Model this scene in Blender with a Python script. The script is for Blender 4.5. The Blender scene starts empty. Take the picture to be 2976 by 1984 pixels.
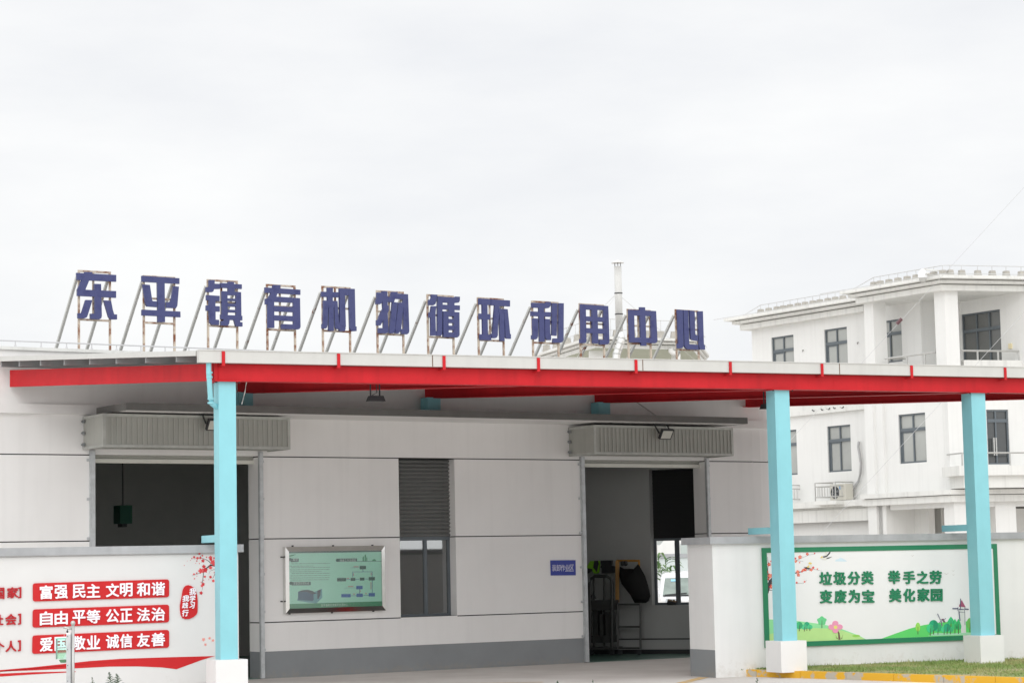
import bpy, math, random
from mathutils import Vector, Matrix
random.seed(7)
SC = bpy.context.scene
COL = SC.collection

# ------------------------------------------------------------------ camera
EYE, FPX, CX, CY = 1.78, 6500.0, 1488.0, 992.0      # photo is 2976 x 1984
ROLL = 0.0205
PITCH = math.atan(648.0 / FPX)
_f = Vector((0, math.cos(PITCH), math.sin(PITCH)))
_r0 = Vector((1, 0, 0)); _u0 = Vector((0, -math.sin(PITCH), math.cos(PITCH)))
_r = _r0 * math.cos(ROLL) - _u0 * math.sin(ROLL)
_u = _u0 * math.cos(ROLL) + _r0 * math.sin(ROLL)
CAMP = Vector((0, 0, EYE))
cam_d = bpy.data.cameras.new('camera'); cam = bpy.data.objects.new('camera', cam_d); COL.objects.link(cam)
cam_d.sensor_width = 36.0; cam_d.lens = 36.0 * FPX / 2976.0
cam_d.clip_start = 0.5; cam_d.clip_end = 4000
M = Matrix((( _r.x, _u.x, -_f.x, CAMP.x), (_r.y, _u.y, -_f.y, CAMP.y), (_r.z, _u.z, -_f.z, CAMP.z), (0, 0, 0, 1)))
cam.matrix_world = M
SC.camera = cam

# ------------------------------------------------------------------ light
SUN_EL, SUN_AZ = math.radians(31), math.radians(182)
SC.view_settings.view_transform = 'Standard'; SC.view_settings.look = 'None'
SC.view_settings.exposure = 0.55; SC.view_settings.gamma = 1
sd = bpy.data.lights.new('sun', 'SUN'); sd.energy = 0.42; sd.angle = math.radians(30); sd.color = (1, 0.985, 0.96)
so = bpy.data.objects.new('sun', sd); COL.objects.link(so)
sdir = Vector((math.sin(SUN_AZ) * math.cos(SUN_EL), math.cos(SUN_AZ) * math.cos(SUN_EL), math.sin(SUN_EL)))
so.rotation_euler = sdir.to_track_quat('Z', 'Y').to_euler(); so.location = (8, -10, 30)

W = bpy.data.worlds.new('World'); SC.world = W; W.use_nodes = True
nt = W.node_tree; nt.nodes.clear()
def N(tree, t, **kw):
    n = tree.nodes.new(t)
    for k, v in kw.items(): setattr(n, k, v)
    return n
wo = N(nt, 'ShaderNodeOutputWorld'); mixs = N(nt, 'ShaderNodeMixShader'); mixs.inputs[0].default_value = 0.94
b1 = N(nt, 'ShaderNodeBackground'); b1.inputs[1].default_value = 0.06
b2 = N(nt, 'ShaderNodeBackground'); b2.inputs[1].default_value = 1.0
sky = N(nt, 'ShaderNodeTexSky', sky_type='NISHITA', sun_disc=False); sky.sun_elevation = SUN_EL; sky.sun_rotation = SUN_AZ
nt.links.new(sky.outputs[0], b1.inputs[0])
tc = N(nt, 'ShaderNodeTexCoord'); sep = N(nt, 'ShaderNodeSeparateXYZ'); nt.links.new(tc.outputs['Generated'], sep.inputs[0])
mp = N(nt, 'ShaderNodeMapping'); mp.inputs['Scale'].default_value = (1.0, 1.0, 3.2); nt.links.new(tc.outputs['Generated'], mp.inputs[0])
nz = N(nt, 'ShaderNodeTexNoise'); nz.inputs['Scale'].default_value = 5.5; nz.inputs['Detail'].default_value = 6; nz.inputs['Roughness'].default_value = 0.55
nt.links.new(mp.outputs[0], nz.inputs['Vector'])
cr = N(nt, 'ShaderNodeValToRGB')
cr.color_ramp.elements[0].position = 0.30; cr.color_ramp.elements[0].color = (0.615, 0.622, 0.638, 1)
cr.color_ramp.elements[1].position = 0.68; cr.color_ramp.elements[1].color = (0.700, 0.700, 0.697, 1)
nt.links.new(nz.outputs[0], cr.inputs[0])
mr = N(nt, 'ShaderNodeMapRange'); mr.inputs[1].default_value = 0.27; mr.inputs[2].default_value = 0.70
mr.inputs[3].default_value = 1.0; mr.inputs[4].default_value = 1.7
nt.links.new(sep.outputs[2], mr.inputs[0])
vm = N(nt, 'ShaderNodeVectorMath', operation='SCALE'); nt.links.new(cr.outputs[0], vm.inputs[0]); nt.links.new(mr.outputs[0], vm.inputs[3])
my = N(nt, 'ShaderNodeMapRange'); my.inputs[1].default_value = 0.45; my.inputs[2].default_value = -0.5; my.inputs[3].default_value = 0; my.inputs[4].default_value = 1
nt.links.new(sep.outputs[1], my.inputs[0])           # low sky behind the viewer, sun's side, given extra glow to light the facade
mz_ = N(nt, 'ShaderNodeMapRange'); mz_.inputs[1].default_value = 0.62; mz_.inputs[2].default_value = 0.25; mz_.inputs[3].default_value = 0; mz_.inputs[4].default_value = 0.55
nt.links.new(sep.outputs[2], mz_.inputs[0])
mm_ = N(nt, 'ShaderNodeMath', operation='MULTIPLY_ADD'); mm_.inputs[2].default_value = 1.0
nt.links.new(my.outputs[0], mm_.inputs[0]); nt.links.new(mz_.outputs[0], mm_.inputs[1])
vm2 = N(nt, 'ShaderNodeVectorMath', operation='SCALE'); nt.links.new(vm.outputs[0], vm2.inputs[0]); nt.links.new(mm_.outputs[0], vm2.inputs[3])
nt.links.new(vm2.outputs[0], b2.inputs[0])
nt.links.new(b1.outputs[0], mixs.inputs[1]); nt.links.new(b2.outputs[0], mixs.inputs[2]); nt.links.new(mixs.outputs[0], wo.inputs[0])
SC.cycles.max_bounces = 8; SC.cycles.diffuse_bounces = 5; SC.cycles.transparent_max_bounces = 12

# ------------------------------------------------------------------ materials
def mat(name, col, rough=0.6, metal=0.0, var=0.05, scale=2.0, streak=0.0, bump=0.0, col2=None, lo=0.45, hi=0.62, spec=None, coat=0.0, splash=0.0):
    m = bpy.data.materials.new(name); m.use_nodes = True; t = m.node_tree
    p = t.nodes['Principled BSDF']
    p.inputs['Roughness'].default_value = rough; p.inputs['Metallic'].default_value = metal
    if spec is not None: p.inputs['Specular IOR Level'].default_value = spec
    if coat: p.inputs['Coat Weight'].default_value = coat; p.inputs['Coat Roughness'].default_value = 0.1
    c = N(t, 'ShaderNodeTexCoord')
    n1 = N(t, 'ShaderNodeTexNoise'); n1.inputs['Scale'].default_value = scale; n1.inputs['Detail'].default_value = 8; n1.inputs['Roughness'].default_value = 0.6
    t.links.new(c.outputs['Object'], n1.inputs['Vector'])
    if col2 is not None:
        r = N(t, 'ShaderNodeValToRGB'); r.color_ramp.elements[0].position = lo; r.color_ramp.elements[1].position = hi
        r.color_ramp.elements[0].color = (*col, 1); r.color_ramp.elements[1].color = (*col2, 1)
        t.links.new(n1.outputs[0], r.inputs[0]); out = r.outputs[0]
    else:
        r = N(t, 'ShaderNodeValToRGB'); r.color_ramp.elements[0].position = 0.3; r.color_ramp.elements[1].position = 0.7
        r.color_ramp.elements[0].color = (*[x * (1 - var) for x in col], 1); r.color_ramp.elements[1].color = (*[min(1, x * (1 + var)) for x in col], 1)
        t.links.new(n1.outputs[0], r.inputs[0]); out = r.outputs[0]
    if streak:
        mpp = N(t, 'ShaderNodeMapping'); mpp.inputs['Scale'].default_value = (7, 7, 0.35); t.links.new(c.outputs['Object'], mpp.inputs[0])
        n2 = N(t, 'ShaderNodeTexNoise'); n2.inputs['Scale'].default_value = 1.0; n2.inputs['Detail'].default_value = 5
        t.links.new(mpp.outputs[0], n2.inputs['Vector'])
        r2 = N(t, 'ShaderNodeMapRange'); r2.inputs[1].default_value = 0.50; r2.inputs[2].default_value = 0.75; r2.inputs[3].default_value = 1; r2.inputs[4].default_value = 1 - streak
        t.links.new(n2.outputs[0], r2.inputs[0])
        v = N(t, 'ShaderNodeVectorMath', operation='SCALE'); t.links.new(out, v.inputs[0]); t.links.new(r2.outputs[0], v.inputs[3]); out = v.outputs[0]
    if splash:
        ns = N(t, 'ShaderNodeTexNoise'); ns.inputs['Scale'].default_value = 9; ns.inputs['Detail'].default_value = 9; ns.inputs['Roughness'].default_value = 0.7
        t.links.new(c.outputs['Object'], ns.inputs['Vector'])
        sx_ = N(t, 'ShaderNodeSeparateXYZ'); t.links.new(c.outputs['Object'], sx_.inputs[0])
        hz_ = N(t, 'ShaderNodeMapRange'); hz_.inputs[1].default_value = splash; hz_.inputs[2].default_value = 0.05; hz_.inputs[3].default_value = -0.25; hz_.inputs[4].default_value = 0.12; t.links.new(sx_.outputs[2], hz_.inputs[0])
        sm = N(t, 'ShaderNodeMath', operation='ADD'); t.links.new(ns.outputs[0], sm.inputs[0]); t.links.new(hz_.outputs[0], sm.inputs[1])
        sr = N(t, 'ShaderNodeMapRange'); sr.inputs[1].default_value = 0.50; sr.inputs[2].default_value = 0.80; sr.inputs[3].default_value = 0; sr.inputs[4].default_value = 0.32; t.links.new(sm.outputs[0], sr.inputs[0])
        mx_ = N(t, 'ShaderNodeMix', data_type='RGBA'); mx_.inputs[7].default_value = (0.36, 0.30, 0.22, 1)
        t.links.new(sr.outputs[0], mx_.inputs[0]); t.links.new(out, mx_.inputs[6]); out = mx_.outputs[2]
    t.links.new(out, p.inputs['Base Color'])
    if bump:
        n3 = N(t, 'ShaderNodeTexNoise'); n3.inputs['Scale'].default_value = 60; n3.inputs['Detail'].default_value = 4
        t.links.new(c.outputs['Object'], n3.inputs['Vector'])
        b = N(t, 'ShaderNodeBump'); b.inputs['Strength'].default_value = bump; b.inputs['Distance'].default_value = 0.02
        t.links.new(n3.outputs[0], b.inputs['Height']); t.links.new(b.outputs[0], p.inputs['Normal'])
    return m
def flat(name, r, g, b, rough=0.5, var=0.03):      # sRGB 0-255 in
    l = [((x / 255) / 12.92 if x <= 10 else (((x / 255) + 0.055) / 1.055) ** 2.4) for x in (r, g, b)]
    return mat(name, l, rough, var=var, scale=6)
WHITE = mat('white_wall_paint', (0.845, 0.835, 0.82), 0.75, var=0.035, scale=0.6, streak=0.035, bump=0.03)
WHITE2 = mat('white_boundary_paint', (0.75, 0.75, 0.74), 0.75, var=0.03, scale=1.2, streak=0.03, bump=0.03, splash=0.55)
BASEW = mat('white_base_paint', (0.765, 0.765, 0.755), 0.75, var=0.03, scale=1.2, bump=0.03)
OFFW = mat('office_white_paint', (0.74, 0.74, 0.72), 0.75, var=0.035, scale=0.4, streak=0.05)
OFFS = mat('office_trim_paint', (0.715, 0.715, 0.685), 0.75, var=0.05, scale=0.5, streak=0.16)
PLINTH = mat('grey_plinth_paint', (0.25, 0.265, 0.275), 0.7, var=0.07, scale=1.5, bump=0.05, splash=0.25)
COPING = mat('grey_coping_concrete', (0.38, 0.39, 0.40), 0.8, var=0.14, scale=2.5, streak=0.12, bump=0.1)
AWN = mat('grey_awning_edge', (0.17, 0.168, 0.16), 0.8, var=0.12, scale=3, bump=0.1)
BLACK = mat('black_groove', (0.016, 0.017, 0.018), 0.8)
BLUE = mat('sky_blue_column_paint', (0.25, 0.585, 0.65), 0.45, var=0.045, scale=2.5, streak=0.05)
RED = mat('red_beam_paint', (0.55, 0.011, 0.018), 0.55, var=0.12, scale=1.6, spec=0.3, streak=0.12)
GUT = mat('light_grey_gutter', (0.57, 0.57, 0.545), 0.5, var=0.03, scale=1.5, streak=0.05)
SHEET = mat('roof_sheet', (0.22, 0.225, 0.225), 0.5, var=0.04, scale=1)
GALV = mat('galvanised_steel', (0.50, 0.52, 0.53), 0.45, 0.35, var=0.14, scale=9)
PURL = mat('purlin_steel', (0.30, 0.315, 0.32), 0.5, 0.3, var=0.1, scale=4)
BOXM = mat('beige_box_sheet', (0.39, 0.395, 0.36), 0.5, var=0.04, scale=3, streak=0.08)
RUST = mat('rusty_white_tube', (0.55, 0.47, 0.38), 0.7, var=0.1, scale=7, col2=(0.20, 0.062, 0.022), lo=0.46, hi=0.64)
BRACE = mat('grey_brace_tube', (0.58, 0.58, 0.55), 0.6, 0.1, scale=5, col2=(0.19, 0.07, 0.035), lo=0.60, hi=0.68)
LETB = mat('blue_letter_sheet', (0.034, 0.042, 0.155), 0.32, var=0.12, scale=7.0, col2=(0.016, 0.022, 0.125), lo=0.52, hi=0.66, spec=0.6)
DARK = mat('dark_grey_metal', (0.035, 0.037, 0.04), 0.5, 0.2)
WINF = mat('grey_window_frame', (0.115, 0.135, 0.15), 0.45, 0.1, var=0.04)
STEEL = mat('polished_steel', (0.72, 0.72, 0.70), 0.14, 1.0, var=0.06, scale=8)
SATIN = mat('satin_steel', (0.50, 0.50, 0.48), 0.35, 0.75, var=0.06, scale=6)
CONC = mat('drive_concrete', (0.60, 0.56, 0.525), 0.85, scale=0.7, col2=(0.69, 0.655, 0.62), lo=0.38, hi=0.62, bump=0.15)
EARTH = mat('lawn_soil', (0.22, 0.27, 0.10), 0.9, scale=1.5, col2=(0.40, 0.33, 0.19), lo=0.45, hi=0.6)
GRASSM = mat('grass_blade', (0.22, 0.31, 0.085), 0.7, scale=1.1, col2=(0.44, 0.39, 0.19), lo=0.50, hi=0.68)
KERBM = mat('worn_yellow_kerb', (0.72, 0.40, 0.025), 0.75, scale=3.4, col2=(0.46, 0.42, 0.35), lo=0.52, hi=0.57)
LINEM = mat('yellow_line_paint', (0.70, 0.45, 0.16), 0.8, scale=5, col2=(0.52, 0.46, 0.38), lo=0.5, hi=0.62)
FLOORG = mat('green_hall_floor', (0.10, 0.20, 0.165), 0.35, var=0.1, scale=1)
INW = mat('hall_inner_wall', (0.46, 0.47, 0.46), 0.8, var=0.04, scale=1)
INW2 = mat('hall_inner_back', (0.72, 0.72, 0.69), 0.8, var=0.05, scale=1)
CBLOCK = mat('concrete_block', (0.42, 0.40, 0.36), 0.9, var=0.12, scale=6, bump=0.2)
LEAF = mat('leaf_green', (0.055, 0.13, 0.03), 0.5, scale=2.0, col2=(0.17, 0.27, 0.07), lo=0.45, hi=0.62)
LEAFD = mat('weed_green', (0.05, 0.085, 0.045), 0.6, var=0.25, scale=20)
def glass(name, tint, gl=0.3, rough=0.03):
    m = bpy.data.materials.new(name); m.use_nodes = True; t = m.node_tree; t.nodes.clear()
    o = N(t, 'ShaderNodeOutputMaterial'); a = N(t, 'ShaderNodeBsdfTransparent'); a.inputs[0].default_value = (*tint, 1)
    g = N(t, 'ShaderNodeBsdfGlossy'); g.inputs['Roughness'].default_value = rough; g.inputs[0].default_value = (0.9, 0.92, 0.92, 1)
    fr = N(t, 'ShaderNodeFresnel'); fr.inputs[0].default_value = 1.5
    ad = N(t, 'ShaderNodeMath', operation='ADD'); ad.inputs[1].default_value = gl; t.links.new(fr.outputs[0], ad.inputs[0])
    mx = N(t, 'ShaderNodeMixShader'); t.links.new(ad.outputs[0], mx.inputs[0]); t.links.new(a.outputs[0], mx.inputs[1]); t.links.new(g.outputs[0], mx.inputs[2]); t.links.new(mx.outputs[0], o.inputs[0])
    return m
HGLASS = glass('hall_window_glass', (0.40, 0.42, 0.43), 0.30, 0.03)
OGLASS = mat('office_window_glass', (0.36, 0.37, 0.35), 0.12, var=0.16, scale=0.45, spec=0.8)
DGLASS = mat('dark_office_glass', (0.05, 0.055, 0.055), 0.08, spec=0.8)
TRAPG = glass('green_trap_film', (0.90, 0.995, 0.965), 0.0, 0.4)
VGLASS = mat('van_windscreen', (0.20, 0.25, 0.22), 0.1, spec=0.8, scale=2, var=0.3)
VWHITE = mat('van_white_paint', (0.80, 0.81, 0.82), 0.25, coat=0.5)
def S(r, g, b, rough=0.5):
    k = 'print_%d_%d_%d' % (r, g, b)
    return bpy.data.materials.get(k) or flat(k, r, g, b, rough)

# ------------------------------------------------------------------ helpers
def ray(x, y): return _f * FPX + _r * (x - CX) - _u * (y - CY)
def at(x, y, Y):                     # photo pixel at depth Y (metres along +Y)
    d = ray(x, y); return CAMP + d * (Y / d.y)
def ground(x, y, z=0.0):
    d = ray(x, y); return CAMP + d * ((z - EYE) / d.z)
class Frame:
    """vertical working plane: u along it to the right, o outward to the viewer, z up"""
    def __init__(s, org, ang):
        s.O = Vector((org[0], org[1], 0)); s.t = Vector((math.cos(ang), math.sin(ang), 0)); s.n = Vector((s.t.y, -s.t.x, 0))
    def P(s, u, o, z): return s.O + s.t * u + s.n * o + Vector((0, 0, z))
    def px(s, x, y, o=0.0):
        d = ray(x, y); p0 = s.O + s.n * o
        k = (p0 - CAMP).dot(s.n) / d.dot(s.n); p = CAMP + d * k
        return ((p - s.O).dot(s.t), p.z)
    def u(s, x, y, o=0.0): return s.px(x, y, o)[0]
    def z(s, x, y, o=0.0): return s.px(x, y, o)[1]
    def uo(s, p): q = Vector((p[0], p[1], 0)) - s.O; return q.dot(s.t), q.dot(s.n)
def Z(ox, oy, k): return lambda x, y: (ox + x / k, oy + y / k)
class MB:
    def __init__(s): s.v = []; s.f = []; s.mi = []; s.m = 0; s.smooth = set()
    def add(s, vs, fs):
        b = len(s.v); s.v += [tuple(v) for v in vs]
        for f in fs: s.f.append([b + i for i in f]); s.mi.append(s.m)
    def hexa(s, p):                   # 8 points: bottom 4 ccw, top 4
        s.add(p, [(3, 2, 1, 0), (4, 5, 6, 7), (0, 1, 5, 4), (1, 2, 6, 5), (2, 3, 7, 6), (3, 0, 4, 7)])
    def box(s, fr, u0, u1, o0, o1, z0, z1):
        s.hexa([fr.P(u0, o1, z0), fr.P(u1, o1, z0), fr.P(u1, o0, z0), fr.P(u0, o0, z0), fr.P(u0, o1, z1), fr.P(u1, o1, z1), fr.P(u1, o0, z1), fr.P(u0, o0, z1)])
    def prism(s, fr, poly, o0, o1):   # poly in (u, z)
        n = len(poly); vs = [fr.P(a, o1, b) for a, b in poly] + [fr.P(a, o0, b) for a, b in poly]
        fs = [tuple(range(n)), tuple(range(2 * n - 1, n - 1, -1))] + [(i, i + n, (i + 1) % n + n, (i + 1) % n) for i in range(n)]
        s.add(vs, fs)
    def plan(s, pts, z0, z1):         # plan polygon (x, y)
        n = len(pts); vs = [(p[0], p[1], z0) for p in pts] + [(p[0], p[1], z1) for p in pts]
        s.add(vs, [tuple(range(n - 1, -1, -1)), tuple(range(n, 2 * n))] + [(i, (i + 1) % n, (i + 1) % n + n, i + n) for i in range(n)])
    def bar(s, a, b, w, h=None, up=Vector((0, 0, 1))):
        a = Vector(a); b = Vector(b); h = h or w; d = (b - a).normalized()
        if abs(d.dot(up)) > 0.98: up = Vector((0, 1, 0))
        x = d.cross(up).normalized(); y = x.cross(d).normalized(); x *= w / 2; y *= h / 2
        s.hexa([a - x - y, a + x - y, b + x - y, b - x - y, a - x + y, a + x + y, b + x + y, b - x + y])
    def tube(s, pts, r, n=8, r1=None):
        pts = [Vector(p) for p in pts]; rings = []
        for i, p in enumerate(pts):
            d = (pts[min(i + 1, len(pts) - 1)] - pts[max(i - 1, 0)]).normalized()
            up = Vector((0, 0, 1)) if abs(d.z) < 0.9 else Vector((1, 0, 0))
            x = d.cross(up).normalized(); y = x.cross(d)
            rr = r if r1 is None else r + (r1 - r) * i / (len(pts) - 1)
            rings.append([p + (x * math.cos(6.28318 * k / n) + y * math.sin(6.28318 * k / n)) * rr for k in range(n)])
        vs = [v for g in rings for v in g]; fs = []
        for i in range(len(pts) - 1):
            for k in range(n): fs.append((i * n + k, i * n + (k + 1) % n, (i + 1) * n + (k + 1) % n, (i + 1) * n + k))
        fs.append(tuple(range(n - 1, -1, -1))); fs.append(tuple(range((len(pts) - 1) * n, len(pts) * n)))
        s.add(vs, fs)
    def lathe(s, c, prof, n=16):      # prof [(r, z)]
        vs = []; fs = []
        for r, z in prof:
            for k in range(n): vs.append((c[0] + r * math.cos(6.28318 * k / n), c[1] + r * math.sin(6.28318 * k / n), c[2] + z))
        for i in range(len(prof) - 1):
            for k in range(n): fs.append((i * n + k, i * n + (k + 1) % n, (i + 1) * n + (k + 1) % n, (i + 1) * n + k))
        fs.append(tuple(range(n - 1, -1, -1))); fs.append(tuple(range((len(prof) - 1) * n, len(prof) * n)))
        s.add(vs, fs)
    def grid(s, fr, us, zs, holes, o0, o1):     # solid wall with rectangular openings
        us = sorted(set(us)); zs = sorted(set(zs))
        def full(i, j):
            if i < 0 or j < 0 or i >= len(us) - 1 or j >= len(zs) - 1: return False
            a = (us[i] + us[i + 1]) / 2; b = (zs[j] + zs[j + 1]) / 2
            return not any(h[0] < a < h[1] and h[2] < b < h[3] for h in holes)
        for i in range(len(us) - 1):
            for j in range(len(zs) - 1):
                if not full(i, j): continue
                a, b, c, d = us[i], us[i + 1], zs[j], zs[j + 1]
                q = [fr.P(a, o1, c), fr.P(b, o1, c), fr.P(b, o1, d), fr.P(a, o1, d), fr.P(a, o0, c), fr.P(b, o0, c), fr.P(b, o0, d), fr.P(a, o0, d)]
                fs = [(0, 1, 2, 3), (5, 4, 7, 6)]
                if not full(i - 1, j): fs.append((4, 0, 3, 7))
                if not full(i + 1, j): fs.append((1, 5, 6, 2))
                if not full(i, j - 1): fs.append((4, 5, 1, 0))
                if not full(i, j + 1): fs.append((3, 2, 6, 7))
                s.add(q, fs)
    def pxpoly(s, fr, pts, o0, o1, base=0.0):  # polygon given on the photo, laid on the plane
        s.prism(fr, [fr.px(x, y, base) for x, y in pts], o0, o1)
    def build(s, name, m, parent=None, smooth=False):
        me = bpy.data.meshes.new(name); me.from_pydata(s.v, [], s.f)
        ms = m if isinstance(m, (list, tuple)) else [m]
        for k in ms: me.materials.append(k)
        me.polygons.foreach_set('material_index', s.mi)
        if smooth: me.polygons.foreach_set('use_smooth', [True] * len(me.polygons))
        me.update()
        import bmesh
        bm = bmesh.new(); bm.from_mesh(me); bmesh.ops.recalc_face_normals(bm, faces=bm.faces); bm.to_mesh(me); bm.free()
        o = bpy.data.objects.new(name, me); COL.objects.link(o)
        if parent is not None:
            o.parent = parent
            if parent.type == 'EMPTY': o.matrix_parent_inverse = Matrix.Translation(-parent.location)
        return o
def tag(o, label=None, cat=None, group=None, kind=None):
    if label: o['label'] = label
    if cat: o['category'] = cat
    if group: o['group'] = group
    if kind: o['kind'] = kind
    return o
def thing(name, label, cat, loc, group=None):
    o = bpy.data.objects.new(name, None); COL.objects.link(o); o.location = loc; o.empty_display_size = 0.2
    return tag(o, label, cat, group)
def struct(o): return tag(o, kind='structure')
_gl = {}
def glyph2d(ch, off):
    k = (ch, off)
    if k in _gl: return _gl[k]
    c = bpy.data.curves.new('glyph', 'FONT'); c.body = ch; c.size = 1; c.offset = off; c.resolution_u = 3
    o = bpy.data.objects.new('glyph', c); COL.objects.link(o)
    me = bpy.data.meshes.new_from_object(o.evaluated_get(bpy.context.evaluated_depsgraph_get()))
    vs = [(v.co.x, v.co.y) for v in me.vertices]; fs = [tuple(p.vertices) for p in me.polygons]
    bpy.data.objects.remove(o); bpy.data.curves.remove(c); bpy.data.meshes.remove(me)
    _gl[k] = (vs, fs); return _gl[k]
def put_glyph(mb, ch, fr, quad, o0, o1, off=0.03):
    """one character fitted into a quad of photo pixels (TL, TR, BR, BL) on plane fr, extruded o0..o1"""
    vs, fs = glyph2d(ch, 0.0)
    xs = [v[0] for v in vs]; ys = [v[1] for v in vs]; x0, x1, y0, y1 = min(xs), max(xs), min(ys), max(ys)
    TL, TR, BR, BL = [fr.px(*q, o0) for q in quad]
    P2 = []
    for x, y in vs:
        a = (x - x0) / (x1 - x0); b = (y - y0) / (y1 - y0)
        u = (BL[0] * (1 - a) + BR[0] * a) * (1 - b) + (TL[0] * (1 - a) + TR[0] * a) * b
        z = (BL[1] * (1 - a) + BR[1] * a) * (1 - b) + (TL[1] * (1 - a) + TR[1] * a) * b
        P2.append((u, z))
    n = len(vs); cnt = {}
    hh = abs(TL[1] - BL[1]); BO = off * hh * 0.9
    for f in fs:
        for i in range(len(f)):
            e = (f[i], f[(i + 1) % len(f)]); cnt[tuple(sorted(e))] = cnt.get(tuple(sorted(e)), 0) + 1
    F = [tuple(f) for f in fs] + [(e[0], e[1], e[1] + n, e[0] + n) for e, k in cnt.items() if k == 1]
    sh = [(0, 0)] if off < .012 else [(0, 0)] + [(BO * math.cos(6.28318 * k / 8), BO * math.sin(6.28318 * k / 8)) for k in range(8)]
    for i, (du_, dz_) in enumerate(sh):
        mb.add([fr.P(u + du_, o1 + .0003 * i, z + dz_) for u, z in P2] + [fr.P(u + du_, o0, z + dz_) for u, z in P2], F)

# zoom windows the photograph was measured in
z1, z2, z3 = Z(0, 750, 3.136), Z(700, 750, 3.136), Z(1400, 750, 3.136)
z1b, z2b, z3b = Z(0, 1150, 3.136), Z(700, 1150, 3.136), Z(1400, 1150, 3.136)
z5, z6, z7 = Z(0, 1484, 3.136), Z(700, 1484, 3.136), Z(1400, 1484, 3.136)
z4, z4b, z8 = Z(2100, 700, 2.6849), Z(2100, 1100, 2.6849), Z(2100, 1400, 2.6849)
nb, inn, trp = Z(815, 1575, 7.292), Z(1690, 1560, 3.92), Z(130, 1780, 7.687)
mA, mB, off, sea, pav = Z(2200, 1580, 4.9), Z(2560, 1580, 4.9), Z(2300, 1150, 3.824), Z(510, 1590, 7.467), Z(1550, 740, 3.92)

TW = math.radians(33.3); TC = math.radians(24.1)
FW = Frame(at(28, 1343, 34.8), TW)         # hall front wall
FC = Frame(at(655, 1120, 30.5), TC)        # canopy front beam
FB = Frame((3.17 + .08 * math.sin(TC), 34.7 - .08 * math.cos(TC)), TC)               # boundary walls
def solve_o(fr, xf, yf, xw, yw):            # how far a corner seen at (xf,yf) stands out if its foot on the wall is seen at (xw,yw)
    uw = fr.u(xw, yw); lo, hi = 0.0, 4.0
    for _ in range(40):
        m = (lo + hi) / 2
        if fr.u(xf, yf, m) < uw: hi = m
        else: lo = m
    return lo

# ================================================================== ground
g = MB(); g.add([(-1500, -200, 0), (1500, -200, 0), (1500, 2500, 0), (-1500, 2500, 0)], [(0, 1, 2, 3)]); struct(g.build('ground', CONC))
# kerb and lawn in front of the right-hand wall
ka, kb = ground(2075, 1961), ground(2770, 1984)
kd = (kb - ka).normalized(); kn = Vector((-kd.y, kd.x, 0));  kn = kn if kn.y > 0 else -kn
kend = ka + kd * 9.0
m = MB()
for i in range(10):
    p = ka + kd * (0.9 * i + 0.004); q = ka + kd * (0.9 * (i + 1) - 0.004)
    m.plan([p, q, q + kn * 0.13, p + kn * 0.13], 0, 0.105)
struct(m.build('kerb', KERBM))
m = MB()
fb = lambda u: FB.P(u, 0.0, 0)
rows = []
for i in range(19):
    s = i / 18; p = ka + kd * (9.0 * s) + kn * 0.13; q = fb(0.15 + 11.0 * s)
    rows.append([Vector((p.x, p.y, 0.10)) * (1 - t) + Vector((q.x, q.y, 0.10 + 0.015 * math.sin(s * 9))) * t for t in (0, .33, .66, 1)])
for r in rows: pass
vs = [v for r in rows for v in r]; m.add(vs, [(i * 4 + k, (i + 1) * 4 + k, (i + 1) * 4 + k + 1, i * 4 + k + 1) for i in range(18) for k in range(3)])
struct(m.build('lawn_soil', EARTH))
m = MB()
for _ in range(42000):
    s = random.random() ** 0.9; t = random.random() ** 0.85
    p = ka + kd * (9.0 * s) + kn * 0.15; q = fb(0.2 + 10.8 * s); b = p * (1 - t) + q * t; b = Vector((b.x, b.y, 0.095))
    if math.sin(b.x * 3.1 + 1) * math.sin(b.y * 2.7) + random.random() * 1.1 < 0.0: continue
    h = random.uniform(0.016, 0.045) * (1.9 if random.random() < 0.06 else 1); a = random.random() * 6.28; w = 0.007
    dx, dy = math.cos(a) * w, math.sin(a) * w; lx, ly = random.gauss(0, .025), random.gauss(0, .025)
    m.add([b + Vector((-dx, -dy, 0)), b + Vector((dx, dy, 0)), b + Vector((lx, ly, h))], [(0, 1, 2)])
tag(m.build('grass', GRASSM), 'patchy short grass growing between the yellow kerb and the white wall', 'grass', kind='stuff')
# paint lines on the drive
m = MB()
def gline(a, b, w):
    d = (b - a).normalized(); n = Vector((-d.y, d.x, 0)) * w / 2
    m.add([a - n, b - n, b + n, a + n], [(0, 1, 2, 3)])
gline(ground(*z7(1790, 1572), .004), ground(*z7(2025, 1513), .004), 0.16)
gline(ground(*z7(-300, 1572), .004), ground(*z7(560, 1556), .004), 0.07)
struct(m.build('road_marking', LINEM))

# ================================================================== hall
hall = thing('recycling_hall', 'low white recycling hall with grey plinth, black grooves and two big doorways', 'building', FW.P(4, 0, 0))
TH = 0.36
zg1 = (FW.z(*z2b(400, 559)) + FW.z(*z3b(500, 576))) / 2
zg2 = (FW.z(*z2b(204, 1299)) + FW.z(*z3b(400, 1275))) / 2
zg3 = (FW.z(*z6(210, 1015)) + FW.z(*z7(880, 917))) / 2
zpl = (FW.z(*z6(212, 1268)) + FW.z(*z7(920, 1168))) / 2
zpar = FW.z(*z1(0, 832))
uL0, uL1 = FW.u(274, 1343), FW.u(751, 1500)
uR0, uR1 = FW.u(*z3b(933, 900)), FW.u(*z3b(2040, 900))
uW0, uW1 = FW.u(*z2b(1441, 900)), FW.u(*z2b(1951, 900))
uA, uE = -5.0, FW.u(2262, 1400) - 0.62
GAP = 0.009
m = MB()
cols = [(uA, uL0), (uL1, uR0), (uR1, uE)]
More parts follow.
